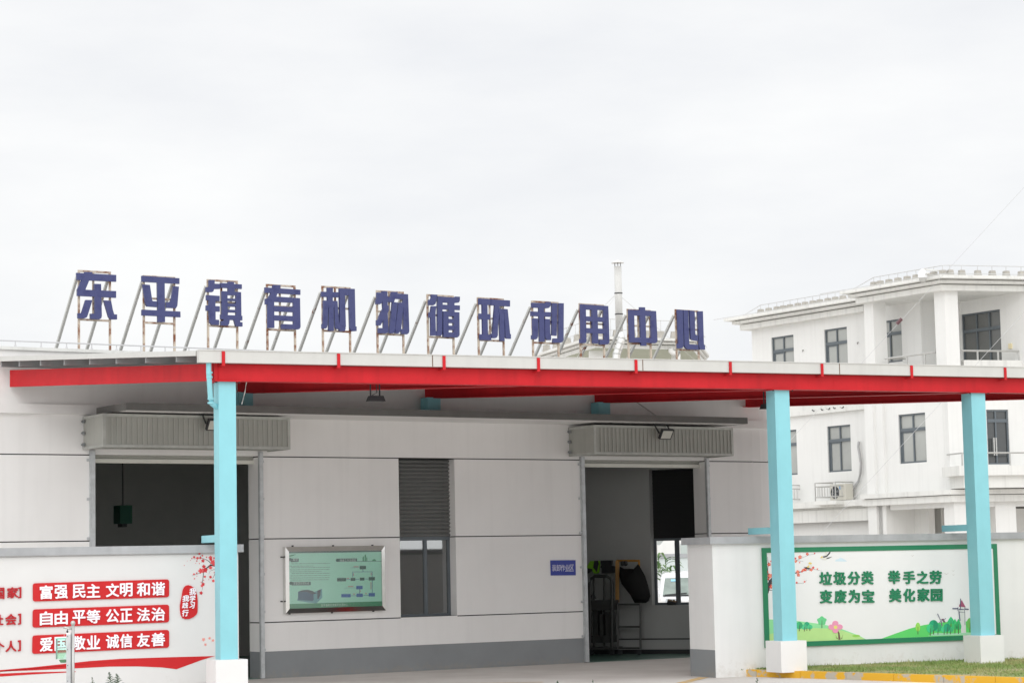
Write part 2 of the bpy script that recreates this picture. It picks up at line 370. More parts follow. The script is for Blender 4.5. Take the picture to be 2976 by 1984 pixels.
def panel(a, b, za, zb):
    if b > uE - .01:
        m.grid(FW, [a, b], [za, zb], [], -TH, 0)
    elif a < uW0 < b:
        m.grid(FW, [a, uW0, uW1, b], [za, zb], [(uW0, uW1, za - .1, zb + .1)] if za > zg3 - .05 and zb < zg1 + .05 else [], -TH, 0)
    else: m.grid(FW, [a, b], [za, zb], [], -TH, 0)
for a, b in cols:
    panel(a, b, zpl, zg3 - GAP); panel(a, b, zg3 + GAP, zg2 - GAP); panel(a, b, zg2 + GAP, zg1 - GAP)
m.grid(FW, [uA, uE], [zg1 + GAP, zpar], [], -TH, 0)
# rounded right-hand end with the same grooves
R = 1.3
for za, zb, k in ((0.0, zpl, 1), (zpl, zg3 - GAP, 0), (zg3 + GAP, zg2 - GAP, 0), (zg2 + GAP, zg1 - GAP, 0), (zg1 + GAP, zpar, 0)):
    ring = []
    for i in range(11):
        a = math.radians(9 * i)
        ring.append((FW.P(uE + R * math.sin(a), -R + R * math.cos(a), 0), FW.P(uE + (R - TH) * math.sin(a), -R + (R - TH) * math.cos(a), 0)))
    ring.append((FW.P(uE + R, -3.0, 0), FW.P(uE + R - TH, -3.0, 0)))
    vs = []
    for o_, i_ in ring: vs += [o_ + Vector((0, 0, za)), o_ + Vector((0, 0, zb)), i_ + Vector((0, 0, za)), i_ + Vector((0, 0, zb))]
    fs = []
    for i in range(len(ring) - 1):
        b = i * 4; fs += [(b, b + 4, b + 5, b + 1), (b + 6, b + 2, b + 3, b + 7), (b + 1, b + 5, b + 7, b + 3), (b + 4, b, b + 2, b + 6)]
    if not k: m.add(vs, fs)
wall = m.build('wall', WHITE, hall)
m = MB()
for a, b in cols: m.box(FW, a, b, -TH, 0.004, 0, zpl)
m.build('plinth', PLINTH, hall)
m = MB()
for zz in (zg1, zg2, zg3):
    for a, b in cols:
        if zz != zg1 and a < uW0 < b and zz == zg2:
            m.box(FW, a, uW0, -TH + .02, -.014, zz - GAP, zz + GAP); m.box(FW, uW1, b, -TH + .02, -.014, zz - GAP, zz + GAP)
        else: m.box(FW, a, b, -TH + .02, -.014, zz - GAP, zz + GAP)
m.build('groove', BLACK, hall)
zc0, zc1 = FW.z(*z1b(100, 158)), FW.z(*z1b(100, 70))
m = MB(); m.box(FW, uA, uE, 0.0, 0.07, zc0, zc1)
for i in range(8):
    a, b = math.radians(11.25 * i), math.radians(11.25 * (i + 1)); r0, r1 = R, R + .07
    m.plan([FW.P(uE + r * math.sin(t), -R + r * math.cos(t), 0) for r, t in ((r0, a), (r1, a), (r1, b), (r0, b))], zc0, zc1)
m.build('cornice', WHITE, hall)
m = MB(); m.box(FW, uA, uE + .3, -TH - .06, 0.05, zpar, zpar + .05); m.build('parapet_cap', OFFS, hall)
# roof and inner walls
TE = math.radians(-24.0)                       # far end wall runs askew
FE = Frame(at(1950, 1800, 43.7), TE)
def xpt(fr, uo_fr, o):                         # crossing of FE with a line parallel to the front wall
    for k in range(-4000, 3000):
        p = FE.P(k * .01, 0, 0); uu, oo = FW.uo(p)
        if oo > o: return p
    return p
c0 = FW.P(uA, -TH, 0); c1 = FW.P(uR1 + .05, -TH - .02, 0); c2 = FE.P(-7.0, 0, 0); c3 = FW.P(uA, -12, 0)
pe = None
for k in range(0, 800):                        # where the end wall meets the front wall
    p = FE.P(k * .01, 0, 0)
    if FW.uo(p)[1] > -TH: pe = p; uPE = k * .01; break
zr = zpar - .35
m = MB(); m.plan([FW.P(uA, -TH, 0), FW.P(uE, -TH, 0), FW.P(uE, -1.2, 0), FE.P(uPE - .2, -.2, 0), FE.P(-9, -.2, 0), FW.P(uA, -13, 0)], zr, zr + .14); m.build('roof', SHEET, hall)
m = MB(); m.box(FW, uA - .2, uA, -13, 0, 0, zr); m.box(FW, uA, FW.uo(FE.P(-8.5, 0, 0))[0], -9.4, -9.2, 0, zr - .02)
m.build('back_wall', INW2, hall)
eU0, eU1 = FE.u(*z3b(1528, 900)), FE.u(*z3b(2200, 900))
eZ0, eZt = FE.z(*inn(900, 775)), FE.z(*z3b(1700, 668))
eM = FE.z(*inn(900, 12))
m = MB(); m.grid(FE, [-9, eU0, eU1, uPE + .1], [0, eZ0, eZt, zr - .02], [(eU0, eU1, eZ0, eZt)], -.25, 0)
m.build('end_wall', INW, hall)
m = MB(); zsk = FE.z(*inn(900, 1158)); m.box(FE, -9, uPE, 0, .012, zsk - .012, zsk + .012); m.box(FE, -9, uPE, 0, .02, 0, .09); m.build('skirting', DARK, hall)
m = MB(); m.plan([FW.P(uA, 0.0, 0), FW.P(uE, 0.0, 0), FE.P(uPE, 0, 0), FE.P(-9, 0, 0), FW.P(uA, -9.3, 0)], 0.001, 0.006); m.build('hall_floor', FLOORG, hall)
# window in the end wall: roller blind above, sliding panes below
m = MB(); fw = .05
m.box(FE, eU0, eU1, -.2, -.16, eZ0, eZ0 + fw); m.box(FE, eU0, eU1, -.2, -.16, eM - fw, eM)
m.box(FE, eU0, eU0 + fw, -.2, -.16, eZ0 + fw, eM - fw); um = FE.u(*inn(1068, 400), -.16); m.box(FE, um, um + .09, -.2, -.16, eZ0 + fw, eM - fw)
ew = m.build('window', WINF, hall)
m = MB(); n = int((eZt - eM) / .07)
m.box(FE, eU0, eU1, -.21, -.19, eM, eZt)
for i in range(n): m.box(FE, eU0, eU1, -.19, -.175, eM + i * .07, eM + (i + 1) * .07 - .012)
m.build('blind', BLACK, ew)
# front window
wz0, wz1, wzm = zg3 + .005, zg1, (FW.z(*z2b(1600, 1283)))
m = MB(); fw = .045; wm = FW.u(*z6(1682, 600), -.22)
for a, b in ((uW0, uW0 + fw), (uW1 - fw, uW1), (wm - .03, wm + .03)): m.box(FW, a, b, -.26, -.20, wz0 + fw, wzm - .06)
m.box(FW, uW0, uW1, -.26, -.20, wz0, wz0 + fw); m.box(FW, uW0, uW1, -.26, -.195, wzm - .06, wzm)
win = m.build('window', WINF, hall)
m = MB(); n = 20; hh = (wz1 - wzm) / n
for i in range(n):
    z0 = wzm + i * hh
    m.prism(FW, [(uW0, z0), (uW1, z0), (uW1, z0 + hh * .94), (uW0, z0 + hh * .94)], -.24, -.21)
    vs = [FW.P(uW0, -.21, z0), FW.P(uW1, -.21, z0), FW.P(uW1, -.165, z0 + hh * .45), FW.P(uW0, -.165, z0 + hh * .45), FW.P(uW1, -.21, z0 + hh * .94), FW.P(uW0, -.21, z0 + hh * .94)]
    m.add(vs, [(0, 1, 2, 3), (3, 2, 4, 5)])
m.build('roller_blind', mat('grey_roller_blind', (0.20, 0.205, 0.20), .6, var=.05), win)
for a, b in ((uW0 + fw, wm - .03), (wm + .03, uW1 - fw)):
    m = MB(); m.box(FW, a, b, -.238, -.228, wz0 + fw, wzm - .06); m.build('pane', HGLASS, win)
m = MB(); m.box(FW, uW0, uW1, -.2, .012, wz0 - .02, wz0); m.build('sill', WHITE, win)
# concrete awning slab
oA = 1.25
ua0, ua1 = FW.u(367, 1176, oA), FW.u(2173, 1225, oA)
za1 = (FW.z(367, 1166, oA) + FW.z(2173, 1216, oA)) / 2; za0 = (FW.z(367, 1185.7, oA) + FW.z(2173, 1234, oA)) / 2
m = MB(); m.box(FW, ua0, ua1, oA - .04, oA, za0 - .004, za1); m.box(FW, ua0 - .0, ua0 + .03, 0.07, oA - .04, za0 - .004, za1); m.box(FW, ua1 - .03, ua1, 0.07, oA - .04, za0 - .004, za1)
aw = m.build('awning_edge', AWN, hall)
m = MB(); m.box(FW, ua0 + .03, ua1 - .03, 0.071, oA - .04, za0, za1 - .003); m.build('awning_slab', WHITE, hall)
# roller shutters
BTRIM = mat('box_trim_metal', (.44, .45, .42), .45, .2, var=.12, scale=8)
def shutter(xf0, yt, yb, xf1, yt1, yb1, oS, g0, g1, curt):
    u0, u1 = FW.u(xf0, yb, oS), FW.u(xf1, yb1, oS)
    t = min(((FW.z(xf0, yt, oS) + FW.z(xf1, yt1, oS)) / 2), za0 - .03); b = (FW.z(xf0, yb, oS) + FW.z(xf1, yb1, oS)) / 2
    m = MB(); zc = (FW.z(*curt[0]) + FW.z(*curt[1])) / 2
    n = max(3, int((b - zc) / .075) + 2); h = .075; z = zc + .07
    while z < b + .2:
        m.prism(FW, [(g0, z), (g1, z), (g1, z + h - .006), (g0, z + h - .006)], -.20, -.185)
        m.add([FW.P(g0, -.185, z), FW.P(g1, -.185, z), FW.P(g1, -.165, z + .03), FW.P(g0, -.165, z + .03), FW.P(g1, -.185, z + h - .006), FW.P(g0, -.185, z + h - .006)], [(0, 1, 2, 3), (3, 2, 4, 5)]); z += h
    sh = m.build('roller_shutter', BOXM, hall)
    m = MB(); m.box(FW, g0, g1, -.205, -.15, zc, zc + .066)
    k = g0 + .15
    while k < g1: m.tube([FW.P(k, -.15, zc + .033), FW.P(k, -.143, zc + .033)], .008, 6); k += (g1 - g0) / 7
    m.build('bottom_bar', mat('pale_bar', (.66, .66, .6), .5), sh)
    m = MB(); ins = .05
    m.box(FW, u0 + .01, u1 - .01, .01, oS - .02, b + .02, t - .02)
    k = u0 + ins; p = .088
    while k + p * .6 < u1 - ins:                # standing ribs on the front sheet
        m.prism(FW, [(k, b + ins), (k + .035, b + ins), (k + .035, t - ins), (k, t - ins)], oS - .02, oS - .004); k += p
    m.build('shutter_box', BOXM, sh)
    m = MB(); e = .045
    for a, c in ((u0 - .004, u0 + e), (u1 - e, u1 + .004)):
        m.box(FW, a, c, oS - .018, oS, b + e, t - e)
    m.box(FW, u0 - .004, u1 + .004, oS - .03, oS, t - e, t); m.box(FW, u0 - .004, u1 + .004, oS - .03, oS, b, b + e)
    m.box(FW, u0 - .006, u0 + .008, .012, oS - .03, b, b + e); m.box(FW, u0 - .006, u0 + .008, .012, oS - .03, t - e, t); m.box(FW, u1 - .008, u1 + .006, .012, oS - .03, b, b + e)
    m.build('box_trim', BTRIM, sh)
    for a, c in ((g0 - .085, g0), (g1, g1 + .075)):
        m = MB(); m.box(FW, a, c, -.0, .045, 0.01, b); m.box(FW, a + .01, c - .01, .045, .055, 0.01, b - .01)
        zz = .45
        while zz < b: m.box(FW, a - .045 if a < g0 else c, a if a < g0 else c + .02, .004, .03, zz, zz + .04); zz += .62
        m.build('guide_rail', GALV, sh)
    for f in (.15, .5, .85):
        m = MB(); m.tube([FW.P(u0 - .05, .06, b + (t - b) * f), FW.P(u0 - .006, .06, b + (t - b) * f)], .016, 8); m.box(FW, u0 - .022, u0 - .007, .03, .1, b + (t - b) * f - .028, b + (t - b) * f + .028); m.build('fixing_bolt', PURL, sh)
    return u0, u1, b, t
oS = 0.82
SL = shutter(300, 1197.8, 1298, 843.5, 1210.6, 1306, oS, uL0, uL1, (z1b(865, 606), z2b(150, 617)))
SR = shutter(1728.5, 1233.5, 1319, 2132, 1242.5, 1325, oS, uR0, uR1, (z3b(930, 640), z3b(2030, 656)))
# lightning rail on the parapet
m = MB(); o = -.15; zr0 = zpar + .05
zra = zpar + FW.z(*z1(0, 740), o) - FW.z(*z1(0, 832), o)
m.tube([FW.P(uA, o, zra), FW.P(uE - .6, o, zra)], .012, 6)
k = FW.u(*z1(140, 780), o)
du = FW.u(*z1(375, 790), o) - k
u = k - du * 4
while u < uE - .8:
    m.tube([FW.P(u, o, zr0), FW.P(u, o, zra)], .009, 6); m.lathe(FW.P(u, o, zr0), [(.03, 0), (.012, .05)], 8); u += du
m.build('lightning_rail', mat('rail_grey', (.50, .50, .51), .5), hall)

# ================================================================== steel canopy
can = thing('entrance_canopy', 'steel canopy with red beams, sky blue columns and a pale gutter over the hall entrance', 'canopy', FC.P(3, 0, 0))
xr = 3520
zb0 = (FC.z(660, 1111) + FC.z(2957, 1137)) / 2
zb1 = (FC.z(660, 1059, .1) + FC.z(2957, 1093.5, .1)) / 2
zg_t = (FC.z(606, 1021, .14) + FC.z(2957, 1060.5, .14)) / 2
uc1 = FC.u(621, 1400); ucr = FC.u(xr, 1120)
def ibeam(mb, a, b, ha, hb, w=.2, tw=.02, side=None):     # a, b = bottom centre points at both ends, ha/hb heights
    a = Vector(a); b = Vector(b); d = (b - a); d.z = 0; d.normalize(); s = Vector((d.y, -d.x, 0)); zz = Vector((0, 0, 1))
    def sl(w0, h0a, h1a, h0b, h1b):
        mb.hexa([a - s * w0 + zz * h0a, a + s * w0 + zz * h0a, b + s * w0 + zz * h0b, b - s * w0 + zz * h0b, a - s * w0 + zz * h1a, a + s * w0 + zz * h1a, b + s * w0 + zz * h1b, b - s * w0 + zz * h1b])
    sl(w / 2, 0, tw * .6, 0, tw * .6); sl(.012, tw * .6, ha - tw * .6, tw * .6, hb - tw * .6); sl(w / 2, ha - tw * .6, ha, hb - tw * .6, hb)
hb = zb1 - zb0 + .03
m = MB(); ibeam(m, FC.P(uc1 + .02, -.1, zb0), FC.P(ucr, -.1, zb0), hb, hb, .2); m.box(FC, uc1 + .02, ucr, -.03, -.006, zb0 + .013, zb1 - .003)
for x, y in ((1557, 1110), (2424, 1115)):
    uj = FC.u(x, y); m.box(FC, uj, uj + .22, -.006, -.004, zb0 + .03, zb0 + hb - .05)
m.build('front_beam', RED, can)
# columns
cpx = [(621.5, 636, 686), (2234, 2252, 2294.5), (2804.7, 2823, 2863.5)]
ppx = [(601, 637.8, 725, 1917, 1984), (2233, 2278, 2349, 1862, 1948), (2807.6, 2862, 2930, 1846, 1925)]
cw = .235; cu = []
for (xa, xb, xc), (pa, pb, pc, yt, yb_) in zip(cpx, ppx):
    u0 = FC.u(xb, 1135); u1 = FC.u(xc, 1140); w = max(cw, u1 - u0); cu.append((u0, u0 + w))
    plz = FC.z(pb, yt, .09)
    m = MB(); m.box(FC, u0, u0 + w, -w - .01, -.01, plz - .02, zb0 - .012); c = m.build('column', BLUE, can)
    m = MB(); m.box(FC, u0 - .06, u0 + w + .06, -w - .05, .05, zb0 - .012, zb0 - .001); m.build('cap_plate', RED, c)
    for kx in (-.04, w + .04):
        m = MB(); m.tube([FC.P(u0 + kx, .02, zb0 - .03), FC.P(u0 + kx, .02, zb0 - .012)], .014, 6); m.build('bolt', DARK, c)
    m = MB(); pw = .45; pc_ = u0 + w / 2; m.box(FC, pc_ - pw / 2, pc_ + pw / 2, -w / 2 - pw / 2, -w / 2 + pw / 2, 0.085 if xa > 1000 else 0.0, plz); m.build('column_base', BASEW, c)
    zs = FB.z(1500, 1585) if False else 2.17
    m = MB(); m.box(FC, u0 + .02, u0 + .12, -w - .72, -w - .01, zs, zs + .10); m.build('wall_tie', BLUE, c)
# gutter and straps
ug0 = FC.u(580, 1040, .16)
m = MB(); m.box(FC, ug0, ucr, .03, .14, zb1 + .0, zg_t - .012); m.box(FC, ug0 - .005, ucr, .02, .152, zg_t - .012, zg_t)
m.build('gutter', GUT, can)
RJ = mat('rust_joint', (.14, .08, .05), .8)
for x, y in ((1256, 1055), (1867, 1060), (2439, 1075)): uj = FC.u(x, y, .14); m = MB(); m.box(FC, uj, uj + .012, .14, .143, zb1, zg_t - .012); m.build('gutter_joint', RJ, can)
for x, y in ((650, 1045), (985, 1050), (1291.5, 1060), (1566, 1062), (1849.6, 1070), (2124, 1075), (2390.5, 1080), (2651, 1085), (2923, 1090)):
    uj = FC.u(x, y, .16); m = MB()
    m.box(FC, uj - .022, uj + .022, .143, .158, zb1 - .045, zg_t - .02); m.box(FC, uj - .022, uj + .022, -.05, .143, zb1 - .045, zb1 - .033)
    m.build('gutter_strap', RED, can)
# cross beams back to the hall
rear = [(28, 1121.5), (700, 1140), (1222, 1156.6), (1717, 1168), (2166, 1184)]
zrb = sum(FW.z(x, y, .15) for x, y in rear) / 5
mid = lambda a: sum(a) / len(a)
c1, c2, c3 = [(a + b) / 2 for a, b in cu]
fu = [c1, (c1 + c2) / 2, c2, c3, c3 + (c3 - c2)]
uw_ = fu[4] - .12; plz4 = plz
m = MB(); m.box(FC, uw_, uw_ + cw, -cw - .01, -.01, plz4 - .02, zb0 - .012); c_ = m.build('column', BLUE, can)
m = MB(); m.box(FC, uw_ + cw / 2 - .225, uw_ + cw / 2 + .225, -cw / 2 - .225, -cw / 2 + .225, .085, plz4); m.build('column_base', BASEW, c_)
ru = [FW.u(*z1(100, 1100), .08), FW.u(706, 1150, .2), FW.u(1252, 1160, .2), FW.u(1746, 1170, .2), FW.u(2185, 1184, .2)]
for i, (a, b) in enumerate(zip(fu, ru)):
    m = MB(); ibeam(m, FC.P(a, -.215, zb0), FW.P(b, .02, zrb), hb - .04, hb + .02, .2)
    if i == 0:
        m = MB(); p, q = FC.P(a - .11, -.0, zb0), FW.P(b, .075, zrb)
        d = (q - p); d.z = 0; d.normalize(); s = Vector((-d.y, d.x, 0)) * .018
        m.hexa([p - s, p + s, q + s, q - s, p - s + Vector((0, 0, hb - .03)), p + s + Vector((0, 0, hb - .03)), q + s + Vector((0, 0, hb + .0)), q - s + Vector((0, 0, hb + .0))])
    m.build('side_beam' if i == 0 else 'cross_beam', RED, can)
for b in ru[1:4]:
    m = MB(); m.box(FW, b - .13, b + .13, .075, .31, za1 + .01, zrb); m.build('rear_column', BLUE, can)
# roof sheet, purlins
zF = zg_t - .005; zR = zrb + hb + .10 + .11 + .10
fl = FC.P(ug0, .02, zF); frt = FC.P(ucr, .02, zF)
uBL = FW.u(-12, 1040, 0.08)
bl = FW.P(uBL, .08, zR); br = FW.P(FW.u(2500, 1180, .1) + 4.5, .08, zR)
k_ = (FW.z(*z1(0, 903), .1)); bl.z = k_; br.z = k_; zR = k_
def lerp(a, b, t): return a * (1 - t) + b * t
dn = Vector((0, 0, -.03))
m = MB(); n = 12
top = [(lerp(fl, frt, i / n), lerp(bl, br, i / n)) for i in range(n + 1)]
vs = []
for a, b in top: vs += [a, b, b + dn, a + dn]
fs = []
for i in range(n):
    q = i * 4; fs += [(q, q + 4, q + 5, q + 1), (q + 2, q + 6, q + 7, q + 3), (q + 1, q + 5, q + 6, q + 2)]
m.add(vs, fs); m.build('roof_sheet', SHEET, can)
m = MB(); ed = (bl - fl); ed.normalize(); sd_ = Vector((-ed.y, ed.x, 0)) * .02
hA, hB = .072, .066
p, q = fl + Vector((0, 0, .0)), bl
m.hexa([p + sd_ - Vector((0, 0, hA)), p - sd_ - Vector((0, 0, hA)), q - sd_ - Vector((0, 0, hB)), q + sd_ - Vector((0, 0, hB)), p + sd_, p - sd_, q - sd_ + Vector((0, 0, .012)), q + sd_ + Vector((0, 0, .012))])
m.build('edge_flashing', GUT, can)
for i in range(8):
    t = [.10, .24, .38, .51, .64, .765, .88, .98][i]
    a, b = lerp(fl, bl, t), lerp(frt, br, t); h = .115
    a = a + (b - a).normalized() * .03
    m = MB(); m.bar(a + Vector((0, 0, -.034 - h / 2)), b + Vector((0, 0, -.034 - h / 2)), .05, h); m.build('purlin', PURL, can)
for (xa, ya), (xb_, yb2), o in (((1405, 1305), (1605, 1445), .35),):
    m = MB(); m.tube([FW.P(FW.u(*z3(xa, ya), o), o, FW.z(*z3(xa, ya), o)), FW.P(FW.u(*z3(xb_, yb2), .03), .03, FW.z(*z3(xb_, yb2), .03))], .012, 6); m.build('tie_rod', SATIN, can)
m = MB(); m.tube([FC.P(FC.u(*z2(52, 1130), -.12), -.12, zb0), FC.P(FC.u(*z2(35, 1230), -.2), -.2, FC.z(*z2(35, 1230), -.2)), FC.P(FC.u(*z2(8, 1328), -.12), -.12, FC.z(*z2(8, 1328), -.12))], .008, 6); m.build('hanging_wire', BRACE, can)
# downpipe at the corner
ud = FC.u(608, 1080, .07); u0c = cu[0][0]
m = MB()
P3 = [(ud, .05, zb1 + .02), (ud, .05, FC.z(606, 1085)), (ud + .01, .03, FC.z(607, 1095)), (FC.u(613, 1160), -.02, FC.z(613, 1158)), (FC.u(619, 1172), -.05, FC.z(619, 1172)), (u0c - .0, -.1, FC.z(624, 1182))]
m.tube([FC.P(*p) for p in P3], .036, 10)
for zz in (1083, 1096, 1158, 1170): m.tube([FC.P(FC.u(607 if zz < 1100 else 614, zz), .03 if zz < 1100 else -.03, FC.z(610, zz) - .012), FC.P(FC.u(607 if zz < 1100 else 614, zz), .03 if zz < 1100 else -.03, FC.z(610, zz) + .012)], .043, 10)
m.build('downpipe', BLUE, can)

# ================================================================== boundary walls
zcp1 = (FB.z(100, 1592) + FB.z(600, 1580) + FB.z(2300, 1553) + FB.z(2900, 1550)) / 4; zcp0 = zcp1 - .108
uBl = FB.u(692, 1600); uBr = FB.u(2073, 1700)
bl_ = thing('boundary_wall', 'white boundary wall with grey coping carrying the red slogan board', 'wall', FB.P(uBl - 2, 0, 0))
m = MB(); m.box(FB, uBl - 7, uBl, -.24, 0, 0, zcp0); m.build('wall', WHITE2, bl_)
m = MB(); m.box(FB, uBl - 7.05, uBl + .06, -.31, .07, zcp0, zcp1); m.build('coping', COPING, bl_)
brw = thing('boundary_wall', 'white boundary wall with grey coping and a thick end pier, behind the lawn', 'wall', FB.P(uBr + 2, 0, 0))
m = MB(); m.box(FB, uBr, uBr + .45, -.80, 0, 0, zcp0); m.box(FB, uBr + .45, uBr + 12, -.24, 0, 0, zcp0); m.build('wall', WHITE2, brw)
m = MB(); m.box(FB, uBr - .07, uBr + .52, -.87, .07, zcp0, zcp1); m.box(FB, uBr + .52, uBr + 12, -.31, .07, zcp0, zcp1); m.build('coping', COPING, brw)
zpp = FB.z(*z7(2125, 1267))
m = MB(); m.box(FB, uBr - .004, uBr + .0, -.80, -.0, 0, zpp); m.build('plinth', PLINTH, brw)

# ------------------------------------------------------------------ red slogan board
RD = S(192, 14, 20, .65); RDT = S(176, 14, 26, .65); LW = S(240, 238, 244)
slog = thing('slogan_board', 'white slogan board with three red text bars, a red seal and plum blossom', 'board', FB.P(uBl - 2, .02, 1))
m = MB(); bz0 = .25; bz1 = zcp0 - .02
m.box(FB, uBl - 6.5, FB.u(*z5(2040, 1300)), .002, .015, bz0, bz1); m.build('panel', mat('slogan_panel', (.67, .67, .66), .6, var=.02, splash=.6), slog)
rowsL = [((300, 658), (1541, 621), (1541, 784), (300, 824)), ((299, 896), (1541, 851), (1541, 1013), (297, 1062)), ((297, 1133), (1541, 1081), (1541, 1243), (294, 1301))]
TXT = ["富强民主文明和谐", "自由平等公正法治", "爱国敬业诚信友善"]
XC = [(364, 474), (498, 612), (662, 774), (790, 908), (966, 1080), (1094, 1202), (1248, 1360), (1380, 1498)]
def rrect(q, r, n=5):                          # rounded corners on a quad of pixels
    out = []
    for i in range(4):
        p, a, b = Vector(q[i]), Vector(q[i - 1]), Vector(q[(i + 1) % 4])
        pa, pb = p + (a - p).normalized() * r, p + (b - p).normalized() * r
        for k in range(n + 1):
            t = k / n; out.append(tuple((pa * (1 - t) ** 2 + p * 2 * t * (1 - t) + pb * t * t)))
    return out
for q, tx in zip(rowsL, TXT):
    m = MB(); m.pxpoly(FB, [z5(*p) for p in rrect(q, 26)], .015, .034, .03); pl = m.build('text_bar', RD, slog)
    for ch, (xa, xb) in zip(tx, XC):
        f = lambda x, s: (q[0][1] + (q[1][1] - q[0][1]) * (x - 300) / 1241 + 25) if s else (q[3][1] + (q[2][1] - q[3][1]) * (x - 300) / 1241 - 21)
        m = MB(); put_glyph(m, ch, FB, [z5(xa, f(xa, 1)), z5(xb, f(xb, 1)), z5(xb, f(xb, 0)), z5(xa, f(xa, 0))], .034, .055, .027); m.build('character', LW, pl)
HEAD = [("国", (-48, 700, 36, 800)), ("家", (66, 694, 162, 790)), ("]", (168, 695, 190, 790)), ("社", (-72, 945, 26, 1040)), ("会", (50, 938, 146, 1036)), ("]", (166, 936, 188, 1030)), ("个", (-60, 1190, 36, 1285)), ("人", (52, 1182, 146, 1278)), ("]", (164, 1178, 186, 1272)),
        ("[", (-180, 705, -155, 805)), ("[", (-180, 950, -155, 1045)), ("[", (-175, 1195, -150, 1290))]
for ch, (a, b, c, d) in HEAD:
    m = MB(); put_glyph(m, ch, FB, [z5(a, b + 3), z5(c, b - 1), z5(c, d - 2), z5(a, d + 2)], .015, .035, .034); m.build('heading_character', RDT, slog)
# seal
sp = [(280, 815), (340, 830), (395, 870), (440, 935), (470, 1030), (482, 1160), (478, 1400), (455, 1450), (390, 1510), (300, 1548), (210, 1552), (150, 1525), (115, 1460), (100, 1340), (100, 1250), (130, 1100), (160, 920), (190, 860), (230, 825)]
m = MB(); m.pxpoly(FB, [sea(*p) for p in sp], .015, .034, .03); seal = m.build('seal', RD, slog)
for ch, (a, b, c, d) in [("我", (298, 885, 438, 1025)), ("学", (305, 1040, 420, 1175)), ("习", (305, 1190, 405, 1320)), ("我", (148, 1040, 288, 1172)), ("践", (145, 1195, 265, 1318)), ("行", (140, 1350, 270, 1490))]:
    m = MB(); put_glyph(m, ch, FB, [sea(a + 12, b), sea(c + 8, b - 6), sea(c - 6, d - 6), sea(a - 6, d)], .034, .05, .03); m.build('character', LW, seal)
# ribbon
m = MB()
m.pxpoly(FB, [z5(*p) for p in [(-400, 1500), (0, 1448), (300, 1422), (600, 1390), (820, 1365), (1100, 1345), (1500, 1332), (1960, 1320), (1850, 1352), (1610, 1440), (1480, 1424), (1250, 1414), (1000, 1416), (680, 1432), (300, 1450), (0, 1461), (-400, 1490)]], .015, .019, .02)
m.pxpoly(FB, [z5(*p) for p in [(-400, 1520), (0, 1480), (300, 1467), (690, 1459), (690, 1465), (300, 1487), (0, 1507), (-400, 1550)]], .015, .0185, .02)
m.build('ribbon', RD, slog)
# plum blossom
m = MB(); m.m = 0
def stroke(mb, fr, zf, pts, w0, w1, o0, o1):
    L, Rr = [], []
    for i, p in enumerate(pts):
        a = Vector(pts[max(i - 1, 0)]); b = Vector(pts[min(i + 1, len(pts) - 1)]); d = (b - a).normalized(); nn = Vector((-d.y, d.x)); w = w0 + (w1 - w0) * i / (len(pts) - 1)
        L.append(tuple(Vector(p) + nn * w / 2)); Rr.append(tuple(Vector(p) - nn * w / 2))
    mb.pxpoly(fr, [zf(*q) for q in L + Rr[::-1]], o0, o1, o0)
def blob(mb, fr, zf, x, y, r, o0, o1, n=5, wob=.28, sy=1.0):
    ph = random.random() * 6.28
    mb.pxpoly(fr, [zf(x + r * (1 + wob * math.cos(n * t + ph)) * math.cos(t), y + sy * r * (1 + wob * math.cos(n * t + ph)) * math.sin(t)) for t in [6.28318 * k / 20 for k in range(20)]], o0, o1, o0)
for pts, a, b in [([(1000, 420), (880, 395), (760, 380), (700, 430), (640, 470)], 46, 22), ([(770, 345), (720, 295), (660, 260), (580, 235), (480, 232), (390, 248)], 16, 3), ([(605, 510), (602, 620), (585, 750), (590, 870), (575, 930)], 16, 3), ([(590, 520), (480, 570), (350, 615)], 9, 2), ([(960, 470), (820, 480), (750, 510), (725, 575)], 9, 2), ([(950, 450), (860, 560), (810, 670)], 16, 6), ([(540, 205), (560, 165)], 7, 2)]:
    stroke(m, FB, sea, pts, a, b, .0155, .017)
m.m = 1
for i, (x, y, r) in enumerate([(595, 288, 34), (760, 220, 38), (765, 255, 30), (810, 320, 52), (840, 360, 40), (760, 435, 36), (615, 412, 36), (550, 505, 52), (640, 490, 52), (638, 632, 24), (760, 640, 28), (820, 722, 28), (600, 795, 34), (575, 830, 28), (555, 985, 34), (520, 135, 24), (405, 208, 24), (475, 230, 28), (540, 225, 24), (585, 175, 16), (672, 210, 14), (400, 578, 20), (460, 555, 15), (412, 675, 13), (355, 238, 13), (520, 347, 11), (462, 290, 14), (840, 230, 22), (920, 300, 50), (930, 430, 50), (190, 388, 9), (255, 292, 6), (325, 278, 8), (438, 342, 8), (558, 750, 12), (610, 712, 10), (722, 695, 9), (465, 618, 8), (840, 543, 12)]):
    m.m = 1 + (i % 2); blob(m, FB, sea, x, y, r, .0155, .0175 + .0004 * (i % 4))
for x, y, r in [(1855, 1170, 18), (1910, 1158, 14), (1940, 1178, 14), (1872, 1216, 14)]: m.m = 3; blob(m, FB, z5, x, y, r * .8, .0155, .017)
m.build('blossom_branch', [S(40, 36, 40), S(196, 40, 48), S(214, 72, 74), S(226, 150, 140)], slog)

